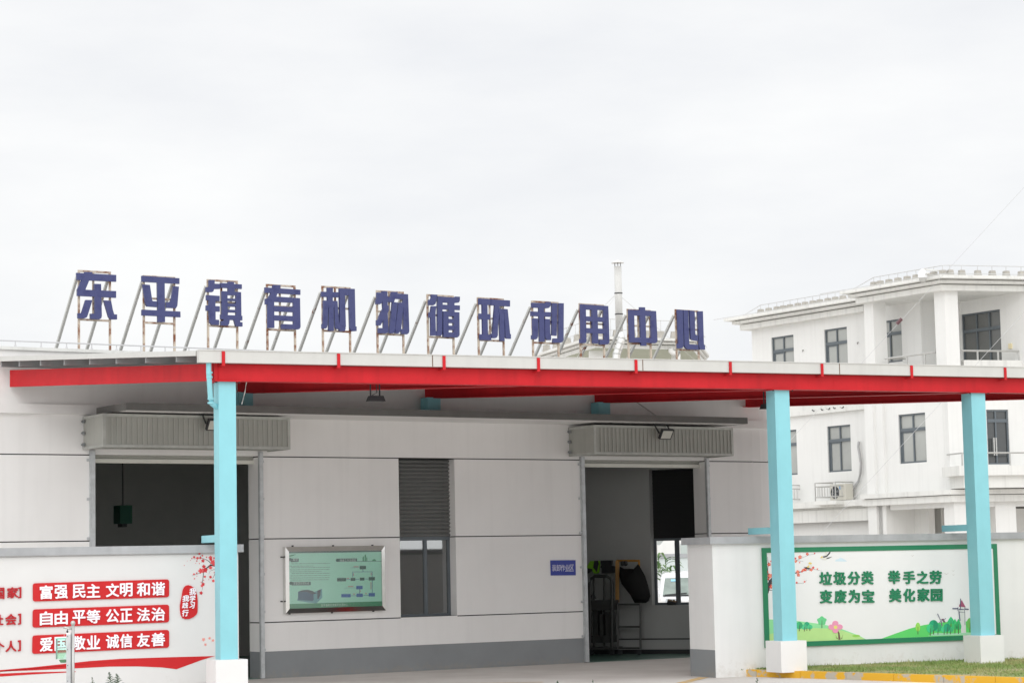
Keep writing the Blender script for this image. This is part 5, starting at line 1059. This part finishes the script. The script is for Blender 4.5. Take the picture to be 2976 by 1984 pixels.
# air conditioner on its ledge
acu = lu(z4b, 905, 870, .48); zl = bb1
ac = thing('air_conditioner', 'beige outdoor air conditioner on the office ledge behind a small railing', 'air conditioner', LF.P(acu, .3, zl))
a0, a1 = lu(z4b, 838, 870, .48), lu(z4b, 925, 870, .48); az1 = lz(z4b, 890, 822, .48); a1 = max(a1, a0 + .85)
m = MB(); m.box(LF, a0, a1, .14, .48, zl + .02, az1); m.build('casing', mat('ac_beige', (.62, .60, .53), .5, var=.03), ac)
m = MB(); rr = (az1 - zl) * .38; ca = a0 + (a1 - a0) * .32; cz = (az1 + zl) / 2
m.prism(LF, [(ca + rr * math.cos(6.283 * k / 20), cz + rr * math.sin(6.283 * k / 20)) for k in range(20)], .481, .49); m.build('fan_grille', DARK, ac)
m = MB()
for k in range(6): a = 6.283 * k / 6; m.prism(LF, [(ca, cz), (ca + rr * .9 * math.cos(a), cz + rr * .9 * math.sin(a)), (ca + rr * .9 * math.cos(a + .5), cz + rr * .9 * math.sin(a + .5))], .491, .494)
m.build('fan', S(112, 116, 120), ac)
m = MB(); m.box(LF, a0 + .58 * (a1 - a0), a0 + .66 * (a1 - a0), .481, .484, cz + .1, cz + .25); m.build('sticker', S(52, 140, 206), ac)
hz = [(985, 905), (1015, 860), (1060, 800), (1075, 740), (1080, 660), (1070, 590), (1058, 530), (1064, 490)]
m = MB(); m.tube([LF.P(lu(z4b, x, y, .1), .1, lz(z4b, x, y, .1)) for x, y in hz], .045, 8); m.build('hose', S(172, 172, 172), ac, True)
def cage(xa, xb, label, y=870):
    o = .85; u0, u1 = lu(z4b, xa, y, o), lu(z4b, xb, y, .05)
    t = thing('ledge_railing', label, 'railing', LF.P((u0 + u1) / 2, .4, zl), 'small steel railings on the office ledge')
    m = MB(); zt_ = lz(z4b, 722, 815, o); zb_ = zl + .14
    for z in (zt_, zt_ - .13, zb_): m.tube([LF.P(u0, .0, z), LF.P(u0, o, z), LF.P(u1, o, z), LF.P(u1, .0, z)], .022, 6)
    for p in (LF.P(u0, o, 0), LF.P(u1, o, 0)): m.tube([p + Vector((0, 0, zl - .1)), p + Vector((0, 0, zt_))], .024, 6)
    k = u0 + .13
    while k < u1 - .05: m.tube([LF.P(k, o, zb_), LF.P(k, o, zt_ - .13)], .013, 5); k += .135
    k = .13
    while k < o - .05: m.tube([LF.P(u0, k, zb_), LF.P(u0, k, zt_ - .13)], .013, 5); m.tube([LF.P(u1, k, zb_), LF.P(u1, k, zt_ - .13)], .013, 5); k += .135
    m.build('bars', SATIN, t)
    m = MB(); m.box(LF, u0 - .1, u1 + .1, .55, o + .1, zl - .14, zl); m.build('ledge', OFFS, t)
cage(722, 1012, 'steel railing on the office ledge around the air conditioner')
cage(300, 594, 'steel railing on the office ledge, mostly hidden by the middle blue column')
# swallows under the band
for i, (x, y, fl_) in enumerate([(708, 250, 1), (776, 243, 1), (828, 237, -1), (872, 230, 1), (935, 226, -1)]):
    p = LF.P(lu(z4b, x, y, .17), .17, lz(z4b, x, y, .17)); a, n_ = LF.t * fl_, LF.n
    t = thing('swallow', 'small dark swallow on the office wall, %s of five' % ['leftmost', 'second from left', 'middle', 'second from right', 'rightmost'][i], 'bird', p, 'swallows clinging under the office band')
    m = MB(); m.tube([p - a * .06 + Vector((0, 0, .04)), p - a * .02 + Vector((0, 0, .0)), p + a * .03 - Vector((0, 0, .012)), p + a * .06 - Vector((0, 0, .0))], .018, 8, .010); m.build('body', DARK, t, True)
    m = MB()
    for s in (-.03, .03): m.add([p + a * .05 + n_ * s, p + a * .11 + n_ * s * 2 + Vector((0, 0, .02)), p + a * .04 + n_ * s + Vector((0, 0, .02)), p + a * .05 + n_ * s * 1.3], [(0, 1, 2), (0, 3, 1), (1, 3, 2)])
    m.build('tail', DARK, t)

# ================================================================== round pavilion behind the letters
pv = thing('pavilion_tower', 'white roof pavilion with stepped cornice and columns behind the rooftop letters', 'building', at(1850, 1050, 93))
C1 = at(1719, 980, 88); C2 = at(2026, 982, 90); L0 = at(1559, 1010, 95); R0 = at(2060, 990, 97)
zt = C1.z + .05; zh = .5 * (at(1719, 1011, 88).z + at(1960, 1011, 90).z)
cen = at(1850, 1000, 98)
base = [L0, C1, C2, R0, at(2000, 990, 107), at(1640, 990, 107)]
def ringp(k): return [cen + (p - cen) * k for p in base]
h = zt - zh; m = MB()
for a, b, k in [(.02, .42, .935), (.42, .49, .905), (.49, .70, .965), (.70, .77, .935), (.77, 1.0, 1.0)]: m.plan(ringp(k), zh + h * a, zh + h * b)
m.build('cornice', OFFS, pv)
m = MB(); m.plan(ringp(.93), zh - .02, zh + h * .02); m.build('soffit', mat('pavilion_soffit_shade', (.40, .42, .33), .8), pv)  # darker greenish colour stands in for the shade under the cornice
for xa, xb, Y in ((1606, 1634, 94), (1713, 1764, 89.5), (1819, 1854, 97), (1952, 1968, 91), (1869, 1877, 96)):
    a, b = at(xa, 1050, Y), at(xb, 1050, Y); w = (b - a).length; d = Vector((0, 1, 0)) * w
    m = MB(); m.plan([a, b, b + d, a + d], 0, zh); m.build('column', OFFW, pv)
for k, n_ in (((0, 1), 5), ((1, 2), 7)):
    for i in range(n_):
        p = lerp(ringp(.96)[k[0]], ringp(.96)[k[1]], (i + .6) / n_); p = Vector((p.x, p.y, zt)); m = MB(); block(m, p, Frame((0, 0), .1), .34, .30); m.build('roof_block', CBLOCK, pv)
m = MB(); rp = [Vector((p.x, p.y, zt + .75)) for p in ringp(.95)]; m.tube(rp[:4], .016, 5); m.tube([Vector((p.x, p.y, zt + .3)) for p in ringp(.97)][:4], .013, 5)
for i in range(3):
    for k in range(6): p = lerp(rp[i], rp[i + 1], k / 6); m.tube([p, p - Vector((0, 0, .75))], .012, 5)
m.build('lightning_wire', mat('wire_grey2', (.55, .55, .54), .5), pv)
m = MB(); m.tube([at(1949, 1012, 90), at(1950, 1020, 90), at(1956, 1025, 90), at(1966, 1026, 90), at(1970, 1030, 90), at(1970, 1080, 90)], .11, 8); m.build('drainpipe', OFFW, pv, True)

# ================================================================== stay wires
def stay(a, b, Y, label, ins=None):
    p, q2 = at(*a, Y), at(*b, Y); t = thing('stay_wire', label, 'wire', q2, 'stay wires crossing in front of the office')
    m = MB(); m.tube([p, q2], .005, 6); m.build('wire', mat('wire_pale', (.52, .52, .52), .5, .3), t)
    if ins:
        c = at(*ins, Y); d = (p - q2).normalized()
        m = MB(); m.tube([c - d * .09, c - d * .06, c + d * .06, c + d * .09], .045, 8); m.build('insulator', S(92, 56, 62, .3), t)
stay((3160, 346), (2180, 1405), 56, 'thin grey stay wire with a brown insulator, the higher of two', z4(1378, 628))
stay((3160, 707), (2300, 1643), 56, 'thin plain stay wire ending behind the right boundary wall')

# ================================================================== insect trap and weeds in the foreground
Y = 26.5
pb = at(*trp(632, 1500), Y)
tp = thing('trap_post', 'two steel posts, one with a ball top, holding a green insect trap', 'post', (pb.x, pb.y, 0))
rp_ = .5 * (665 - 598) / 7.687 / 6500 * Y
xb = at(*trp(632, 1000), Y); zt = at(*trp(632, 262), Y).z
m = MB(); m.tube([(pb.x, pb.y, 0), (xb.x, xb.y, zt)], rp_, 14); m.build('post', SATIN, tp, True)
zb_ = at(*trp(632, 225), Y).z; rb = .5 * 108 / 7.687 / 6500 * Y
m = MB(); m.lathe((xb.x, xb.y, zb_), [(.001, -rb)] + [(rb * math.sin(a), -rb * math.cos(a)) for a in [math.pi * k / 12 for k in range(1, 12)]] + [(.001, rb)], 16); m.build('ball', SATIN, tp, True)
sx = at(*trp(540, 1000), Y); zs_ = at(*trp(540, 480), Y).z; ws = 92 / 7.687 / 6500 * Y
m = MB(); m.box(Frame((sx.x, sx.y), 0), -ws / 2, ws / 2, -.03, .03, 0, zs_); m.build('square_post', GALV, tp)
m = MB()
for y in (520, 815, 1168, 1515): p = at(*trp(522, y), Y); m.tube([(p.x, sx.y - .031, p.z), (p.x, sx.y - .036, p.z)], .005, 6)
m.build('screw', DARK, tp)
m = MB(); m.tube([at(*trp(600, 350), Y), at(*trp(520, 345), Y), at(*trp(460, 325), Y), at(*trp(425, 325), Y)], .013, 8); m.build('arm', SATIN, tp, True)
m = MB(); m.box(Frame((sx.x, sx.y), 0), -ws / 2, ws / 2, -.03, .03, zs_ + .001, zs_ + .02); m.build('post_cap', VWHITE, tp)
m = MB(); m.tube([at(*trp(512, 350), Y), at(*trp(512, 400), Y)], .004, 6); m.lathe(at(*trp(505, 415), Y), [(.008, .014), (.013, 0), (.008, -.014)], 8); m.build('hook', DARK, tp)
trap = thing('insect_trap', 'translucent green box trap hanging beside the steel post', 'trap', at(*trp(370, 800), Y))
A, B = at(*trp(248, 570), Y), at(*trp(488, 1030), Y); Fz = Frame((A.x, A.y), 0); w = B.x - A.x
m = MB()
for a in (0, w): m.box(Fz, a - .001, a + .001, -.1, 0, B.z, A.z)
m.box(Fz, 0, w, -.001, .001, B.z, A.z); m.box(Fz, 0, w, -.101, -.099, B.z, A.z); m.build('film', TRAPG, trap)
m = MB(); m.box(Fz, -.004, w + .004, -.104, .004, A.z - .008, A.z); m.build('top_rim', S(64, 196, 160), trap)
m = MB(); mz = at(*trp(300, 820), Y).z; m.prism(Fz, [(0.003, mz), (w - .003, mz), (w * .6, B.z + .003), (.004, B.z + .003)], -.06, -.055); m.build('inner_cone', glass('trap_cone', (.90, .98, .88), .0, .4), trap)
c0_, c1_ = at(*trp(325, 1045), Y), at(*trp(500, 1108), Y)
m = MB(); m.hexa([Vector((c0_.x + .02, Y - .02, c1_.z)), Vector((c1_.x - .02, Y - .02, c1_.z)), Vector((c1_.x - .02, Y + .08, c1_.z)), Vector((c0_.x + .02, Y + .08, c1_.z)), Vector((c0_.x, Y - .03, c0_.z)), Vector((c1_.x, Y - .03, c0_.z)), Vector((c1_.x, Y + .1, c0_.z)), Vector((c0_.x, Y + .1, c0_.z))]); m.build('bait_cup', S(84, 132, 96), trap)
m = MB(); m.tube([at(*trp(432, 345), Y), at(*trp(436, 560), Y)], .0025, 5); m.build('string', S(214, 210, 204), trap)
def weed(zf, tip, base_y, lean, label, Y, n=26, s=1.0):
    tp_ = at(*zf(*tip), Y); b_ = Vector((tp_.x + lean, Y, 0)); t = thing('weed', label, 'weed', (b_.x, b_.y, 0), 'feathery weeds along the bottom edge')
    mid_ = lerp(tp_, b_, .25) + Vector((lean * .22, 0, 0)); pts = [b_, lerp(b_, mid_, .5) + Vector((lean * .05, 0, 0)), mid_, tp_]
    m = MB(); m.tube(pts, .006, 6, .003); m.build('stem', LEAFD, t)
    m = MB()
    for i in range(n * 3):
        f = random.random() ** 1.4 * .7; k = f * 3
        p = lerp(tp_, mid_, min(1, f * 2.4)) if f < .42 else lerp(mid_, b_, (f - .42) * .6)
        a = random.random() * 6.283; L = (.012 + .085 * min(1, f * 2.2)) * s; d = Vector((math.cos(a) * L, math.sin(a) * L * .6, L * (.75 - .6 * f) - .015)); w_ = Vector((0, 0, .0035))
        m.add([p - w_, p + d * .55 + Vector((0, 0, .01)) - w_ * .7, p + d, p + d * .55 + Vector((0, 0, .01)) + w_ * .7, p + w_], [(0, 1, 2, 3, 4)])
    m.build('leaves', LEAFD, t)
weed(trp, (1440, 1330), 1568, .06, 'feathery green weed, tallest of the group below the slogan board', 26.0, 30)
weed(trp, (1600, 1365), 1568, .07, 'dark feathery weed just right of the tallest one', 26.2, 28)
weed(trp, (1055, 1440), 1568, .03, 'short feathery weed nearest to the steel posts', 26.1, 22, .7)
weed(z8, (268, 1530), 1568, .01, 'small weed tip in front of the yellow kerb', 27.0, 16, .6)
weed(z7, (690, 1548), 1568, .01, 'low weed tips at the bottom edge, left of the right doorway', 27.0, 22, .7)
weed(z7, (1012, 1535), 1568, .01, 'thin yellowish weed tip on the drive below the doorway', 27.2, 10, .4)

# ================================================================== inside the right doorway
def ipt(x, y, o=.5):                             # point o metres in front of the end wall
    u, z = FE.px(*inn(x, y), o); return FE.P(u, o, z)
def ibox(mb, x0, y0, x1, y1, o0, o1):
    u0, z1_ = FE.px(*inn(x0, y0), o1); u1, z0 = FE.px(*inn(x1, y1), o1); mb.box(FE, u0, u1, o0, o1, max(z0, .008), z1_)
MD = mat('machine_dark', (.05, .052, .05), .5, .2, var=.2, scale=6); YEL = S(172, 122, 36)
mach = thing('pump_machine', 'dark wheeled machine with an arched tube frame inside the right doorway', 'machine', ipt(230, 1290, .9) * 1.0)
mach.location.z = 0.006
m = MB()
for o in (.55, .95):
    m.tube([ipt(95, 1270, o), ipt(95, 520, o), ipt(110, 470, o), ipt(150, 445, o), ipt(290, 445, o), ipt(335, 470, o), ipt(345, 520, o), ipt(345, 1270, o)], .03, 8)
for x in (140, 260): m.tube([ipt(x, 460, .75), ipt(x, 1260, .75)], .022, 8)
ibox(m, 90, 1255, 360, 1280, .5, 1.0); m.build('tube_frame', MD, mach)
m = MB(); ibox(m, 100, 720, 345, 830, .56, .94); ibox(m, 130, 830, 190, 1180, .6, .85); ibox(m, 205, 880, 250, 1200, .6, .9); ibox(m, 270, 850, 330, 1120, .6, .9); ibox(m, 110, 1120, 340, 1200, .6, .9); m.build('engine', MD, mach)
m = MB()
for x in (120, 350): p = ipt(x, 1310, .9); m.tube([p - FE.n * .02, p + FE.n * .02], .05, 12); p = ipt(x, 1310, .6); m.tube([p - FE.n * .02, p + FE.n * .02], .05, 12)
m.build('wheel', DARK, mach)
m = MB(); m.tube([ipt(125, 720, .95), ipt(120, 660, .95), ipt(140, 645, .95), ipt(165, 700, .95)], .014, 8); m.build('hose', DARK, mach)
tro = thing('trolley', 'dark wheeled rack trolley with a yellow frame on top', 'trolley', ipt(540, 1310, .6)); tro.location.z = .006
m = MB()
for x in (415, 672):
    for o in (.25, .75): m.bar(ipt(x, 1275, o), ipt(x, 760, o), .04)
for y in (765, 1020, 1262):
    for o in (.25, .75): m.bar(ipt(415, y, o), ipt(672, y, o), .035)
    for x in (415, 672): m.bar(ipt(x, y, .25), ipt(x, y, .75), .035)
m.build('rack', MD, tro)
m = MB(); m.bar(ipt(408, 740, .5), ipt(408, 268, .5), .075, .05); m.bar(ipt(655, 560, .5), ipt(655, 275, .5), .04); m.bar(ipt(400, 268, .5), ipt(662, 268, .5), .04); m.build('yellow_frame', YEL, tro)
m = MB()
for x in (440, 655):
    for o in (.28, .72): p = ipt(x, 1310, o); m.tube([p - FE.n * .015, p + FE.n * .015], .05, 12)
m.build('wheel', DARK, tro)
bag = thing('black_bag', 'black sheet bag slumped over the yellow trolley frame', 'bag', ipt(600, 750, .6))
m = MB(); pts = [(430, 330), (480, 358), (590, 360), (640, 305), (660, 330), (720, 440), (760, 560), (782, 670), (760, 725), (730, 748), (600, 748), (560, 670), (450, 530), (425, 440)]
pl_ = [FE.px(*inn(x, y), .6) for x, y in pts]; cx_ = sum(p[0] for p in pl_) / len(pl_); cz_ = sum(p[1] for p in pl_) / len(pl_); n = len(pl_)
vs = [FE.P(u, .58, z) for u, z in pl_] + [FE.P(cx_ + (u - cx_) * .72, .76, cz_ + (z - cz_) * .72) for u, z in pl_] + [FE.P(cx_ + (u - cx_) * .72, .42, cz_ + (z - cz_) * .72) for u, z in pl_]
m.add(vs, [tuple(range(n, 2 * n)), tuple(range(3 * n - 1, 2 * n - 1, -1))] + [(i, (i + 1) % n, (i + 1) % n + n, i + n) for i in range(n)] + [(i + 2 * n, (i + 1) % n + 2 * n, (i + 1) % n, i) for i in range(n)]); m.build('sack', mat('black_plastic', (.02, .02, .02), .8, spec=.1), bag, True)
gl = thing('work_gloves', 'pair of dark work gloves hung on the yellow frame', 'gloves', ipt(490, 290, .54))
for dx in (0, 38):
    m = MB(); m.tube([ipt(462 + dx, 272, .54), ipt(466 + dx, 305, .54)], .035, 8)
    for k in range(4): m.tube([ipt(452 + dx + 9 * k, 300, .54), ipt(450 + dx + 9 * k, 330 - abs(k - 1.5) * 5, .54)], .011, 6)
    m.tube([ipt(478 + dx, 290, .54), ipt(486 + dx, 312, .54)], .011, 6); m.build('glove', DARK, gl)
def garment(name, label, cat, pts, mt, o=.35, extra=None):
    t = thing(name, label, cat, ipt(pts[0][0], pts[0][1], o)); pl_ = [FE.px(*inn(x, y), o) for x, y in pts]; m = MB(); m.prism(FE, pl_, o - .08, o + .02); m.build('body', mt, t)
    if extra:
        for nm, pp, mm in extra: m = MB(); m.prism(FE, [FE.px(*inn(x, y), o) for x, y in pp], o + .021, o + .03); m.build(nm, mm, t)
garment('safety_vest', 'lime green safety vest hanging above the dark machine', 'vest', [(85, 300), (105, 270), (195, 268), (200, 300), (185, 410), (150, 415), (125, 380), (60, 365), (62, 350)], S(132, 196, 40), .35,
        [('dark_panel', [(152, 268), (195, 268), (200, 300), (180, 400), (160, 370), (140, 345)], DARK), ('dark_trim', [(62, 365), (70, 350), (128, 362), (128, 385), (75, 415)], DARK)])
garment('dark_jacket', 'dark jacket hanging beside the lime safety vest', 'jacket', [(220, 265), (345, 262), (335, 320), (370, 330), (375, 410), (232, 412), (232, 350), (218, 345), (230, 320)], DARK, .3)
clp = thing('sill_tools', 'small dark tool with tan ends lying on the window sill', 'tool', ipt(1020, 770, -.1))
m = MB(); m.m = 0; m.bar(ipt(985, 772, -.05), ipt(1045, 772, -.05), .08, .06); m.bar(ipt(1000, 765, -.05), ipt(1008, 725, -.05), .08); m.bar(ipt(1045, 765, -.05), ipt(1052, 735, -.05), .09)
m.m = 1; m.bar(ipt(1006, 724, -.05), ipt(1008, 708, -.05), .085); m.bar(ipt(1040, 722, -.05), ipt(1070, 748, -.05), .06); m.build('tool', [DARK, S(150, 126, 96)], clp)
# dark green control box hanging in the left doorway
pb2 = FW.P(FW.u(*z5(1150, 40), -4.5), -4.5, 0); zz = FW.z(*z1b(1150, 1080), -4.5)
hb_ = thing('hanging_box', 'dark green box hanging on a cable inside the left doorway', 'control box', (pb2.x, pb2.y, zz))
ua, ub = FW.u(*z1b(1095, 1080), -4.5), FW.u(*z1b(1205, 1080), -4.5); za, zb_ = FW.z(*z1b(1150, 1162), -4.5), FW.z(*z1b(1150, 995), -4.5)
m = MB(); m.box(FW, ua, ub, -4.8, -4.5, za, zb_); m.build('casing', S(24, 84, 66), hb_)
m = MB(); m.box(FW, ua + .06, ub - .08, -4.75, -4.55, za - .06, za); m.build('base', DARK, hb_)
m = MB(); m.tube([FW.P((ua + ub) / 2, -4.65, zb_), FW.P((ua + ub) / 2, -4.65, zr)], .012, 6); m.build('cable', DARK, hb_)

# ================================================================== yard seen through the end window
V0 = at(*inn(1240, 700), 60); ang = math.radians(4); FV = Frame((V0.x + .1, 60), ang)
van = thing('parked_van', 'white van with pale windscreen parked outside the end window', 'van', FV.P(0, 0, 0))
w2 = .88
zA, zB, zC = at(*inn(1000, 672), 60).z, at(*inn(1000, 462), 60).z, at(*inn(1000, 390), 60.8).z
def sec(hw, o, z): return [FV.P(-hw, o, z), FV.P(hw, o, z)]
prof = [(0, .30), (.10, .75), (.0, zA - .12), (-.28, zA), (-.95, zB), (-1.3, zC - .04), (-1.8, zC), (-3.6, zC - .02), (-3.9, zC - .2), (-3.95, .35)]
wd = [.80, .86, .86, .86, .72, .66, .64, .66, .70, .86]
m = MB(); vs = []; n = len(prof)
for (o, z), w in zip(prof, wd):
    for k in (-1, -.86, .86, 1): vs.append(FV.P(w * k, o - (.10 if abs(k) == 1 else 0), z - (.05 if abs(k) == 1 and z > .9 else 0)))
fs = [(i * 4 + k, i * 4 + k + 1, (i + 1) * 4 + k + 1, (i + 1) * 4 + k) for i in range(n - 1) for k in range(3)]
fs += [tuple(i * 4 for i in range(n)), tuple(i * 4 + 3 for i in range(n - 1, -1, -1)), (0, 4 * n - 4, 4 * n - 3, 1), (1, 4 * n - 3, 4 * n - 2, 2), (2, 4 * n - 2, 4 * n - 1, 3)]
m.add(vs, fs); m.build('body', VWHITE, van)
m = MB(); e_ = .012
m.add([FV.P(-.80, -.30 + e_, zA + .02), FV.P(.80, -.30 + e_, zA + .02), FV.P(.64, -.93 + e_, zB - .01), FV.P(-.64, -.93 + e_, zB - .01)], [(0, 1, 2, 3)])
m.v = m.v + [tuple(Vector(v) - FV.n * .004 - Vector((0, 0, .004))) for v in m.v]; m.f.append([7, 6, 5, 4]); m.mi.append(0); m.build('windscreen', VGLASS, van)
m = MB(); m.bar(FV.P(-.75, -.27, zA + .03), FV.P(-.15, -.30, zA + .07), .03); m.bar(FV.P(-.05, -.27, zA + .03), FV.P(.55, -.30, zA + .07), .03); m.bar(FV.P(-.8, -.26, zA + .012), FV.P(.8, -.26, zA + .012), .03); m.build('wiper', DARK, van)
for s in (-1, 1):
    m = MB(); m.box(FV, s * .62 - .16, s * .62 + .16, .06, .115, .62, .80); m.build('headlight', S(190, 196, 200, .1), van)
    for o in (-.75, -3.1): m = MB(); a = FV.P(s * .80, o, .31); m.tube([a - FV.t * s * .2, a + FV.t * s * .03], .31, 18); m.build('wheel', DARK, van)
    m = MB(); a = FV.P(s * .95, -.55, zA + .12); m.tube([FV.P(s * .84, -.5, zA + .06), a], .025, 6); m.box(Frame((a.x, a.y), ang), -.09, .09, -.05, .05, a.z - .1, a.z + .1); m.build('wing_mirror', VWHITE, van)
def sticker(x0, x1, z0, z1_, c):
    m = MB(); f = lambda x, t: FV.P(x * (1 - .2 * t), -.30 + .03 + (-.63) * t, zA + .02 + (zB - zA - .03) * t); m.add([f(x0, z0), f(x1, z0), f(x1, z1_), f(x0, z1_)], [(0, 1, 2, 3)]); m.build('sticker', c, van)
sticker(-.60, -.42, .80, .92, S(150, 206, 232)); sticker(.0, .14, .55, .72, S(206, 214, 210))
# leafy plant beside the van
def banana(x, y, Y, label, seed, n=9, sc=1.0):
    rnd = random.Random(seed); b = at(*inn(x, y), Y); t = thing('maize_plant', label, 'plant', (b.x, b.y, 0), 'broad leaved plants beside the van')
    m = MB(); m.tube([(b.x, b.y, 0), (b.x + .03, b.y, b.z * .6), (b.x + .02, b.y, b.z)], .03, 6, .012); m.build('stem', LEAF, t)
    m = MB()
    for i in range(n):
        z0 = b.z * (.55 + .45 * i / n); a = rnd.random() * 6.28; L = rnd.uniform(.35, .6) * sc; wd_ = rnd.uniform(.045, .075) * sc; d = Vector((math.cos(a), math.sin(a) * .7, 0)); s = Vector((-d.y, d.x, 0)); pts = []
        for k in range(6):
            f = k / 5; c = Vector((b.x, b.y, z0)) + d * L * f + Vector((0, 0, L * (1.0 * f - 1.15 * f * f))); w = wd_ * math.sin(math.pi * min(.97, .12 + f * .88)); pts.append((c - s * w, c + Vector((0, 0, -.015)), c + s * w))
        vs = [p for g_ in pts for p in g_]; m.add(vs, [(k * 3 + j, k * 3 + j + 1, k * 3 + j + 4, k * 3 + j + 3) for k in range(5) for j in range(2)])
    m.build('leaves', LEAF, t)
banana(868, 200, 62.5, 'tall broad leaved plant at the left edge of the end window', 1, 14)
banana(950, 245, 63.2, 'broad leaved plant with a pale tip behind the van roof', 2, 14)
banana(1010, 330, 62.0, 'lower broad leaved plant closest to the van windscreen', 3, 12, .9)
banana(900, 380, 61.6, 'short broad leaved plant under the tall one', 4, 12, .9)
a_, b_ = at(*inn(700, 215), 66), at(*inn(2000, 215), 66)
yw = thing('yard_wall', 'pale yard wall with a grey coping behind the van', 'wall', (a_.x, 66, 0)); FY = Frame((a_.x, 66), 0); L_ = at(2225, 1600, 66).x - a_.x; zY1 = at(*inn(1000, 190), 66).z; zY0 = at(*inn(1000, 235), 66).z
m = MB(); m.box(FY, 0, L_, -.24, 0, 0, zY0); m.build('wall', mat('pale_yard_wall', (.62, .68, .67), .8), yw)
m = MB(); m.box(FY, 0, L_, -.3, .06, zY0, zY1); m.build('coping', COPING, yw)
shd = thing('outbuilding', 'plain pale outbuilding with a grey door showing over the yard wall', 'building', (a_.x, 72, 0)); FS = Frame((a_.x, 72), 0)
Ls = at(2225, 1600, 72).x - a_.x
m = MB(); m.box(FS, 0, Ls, -5, 0, 0, 4.2); m.build('wall', OFFW, shd)
m = MB(); u = FS.u(*inn(1128, 150)); m.box(FS, u, u + 1.2, 0, .04, 0, FS.z(*inn(1150, 78))); m.build('door', S(176, 186, 182), shd)
lamp_p = at(*inn(855, 300), 64.5)
yl = thing('yard_lamp', 'grey lamp head on a thin pole at the left of the end window', 'lamp', (lamp_p.x, lamp_p.y, 0))
zL = at(*inn(870, 90), 64.5).z
m = MB(); m.tube([(lamp_p.x, lamp_p.y, 0), (lamp_p.x, lamp_p.y, zL)], .03, 8); m.build('pole', SATIN, yl)
m = MB(); m.lathe((lamp_p.x + .06, lamp_p.y, zL), [(.05, 0), (.16, .12), (.20, .5), (.02, .6)], 10); m.build('lamp_head', S(196, 202, 200), yl)
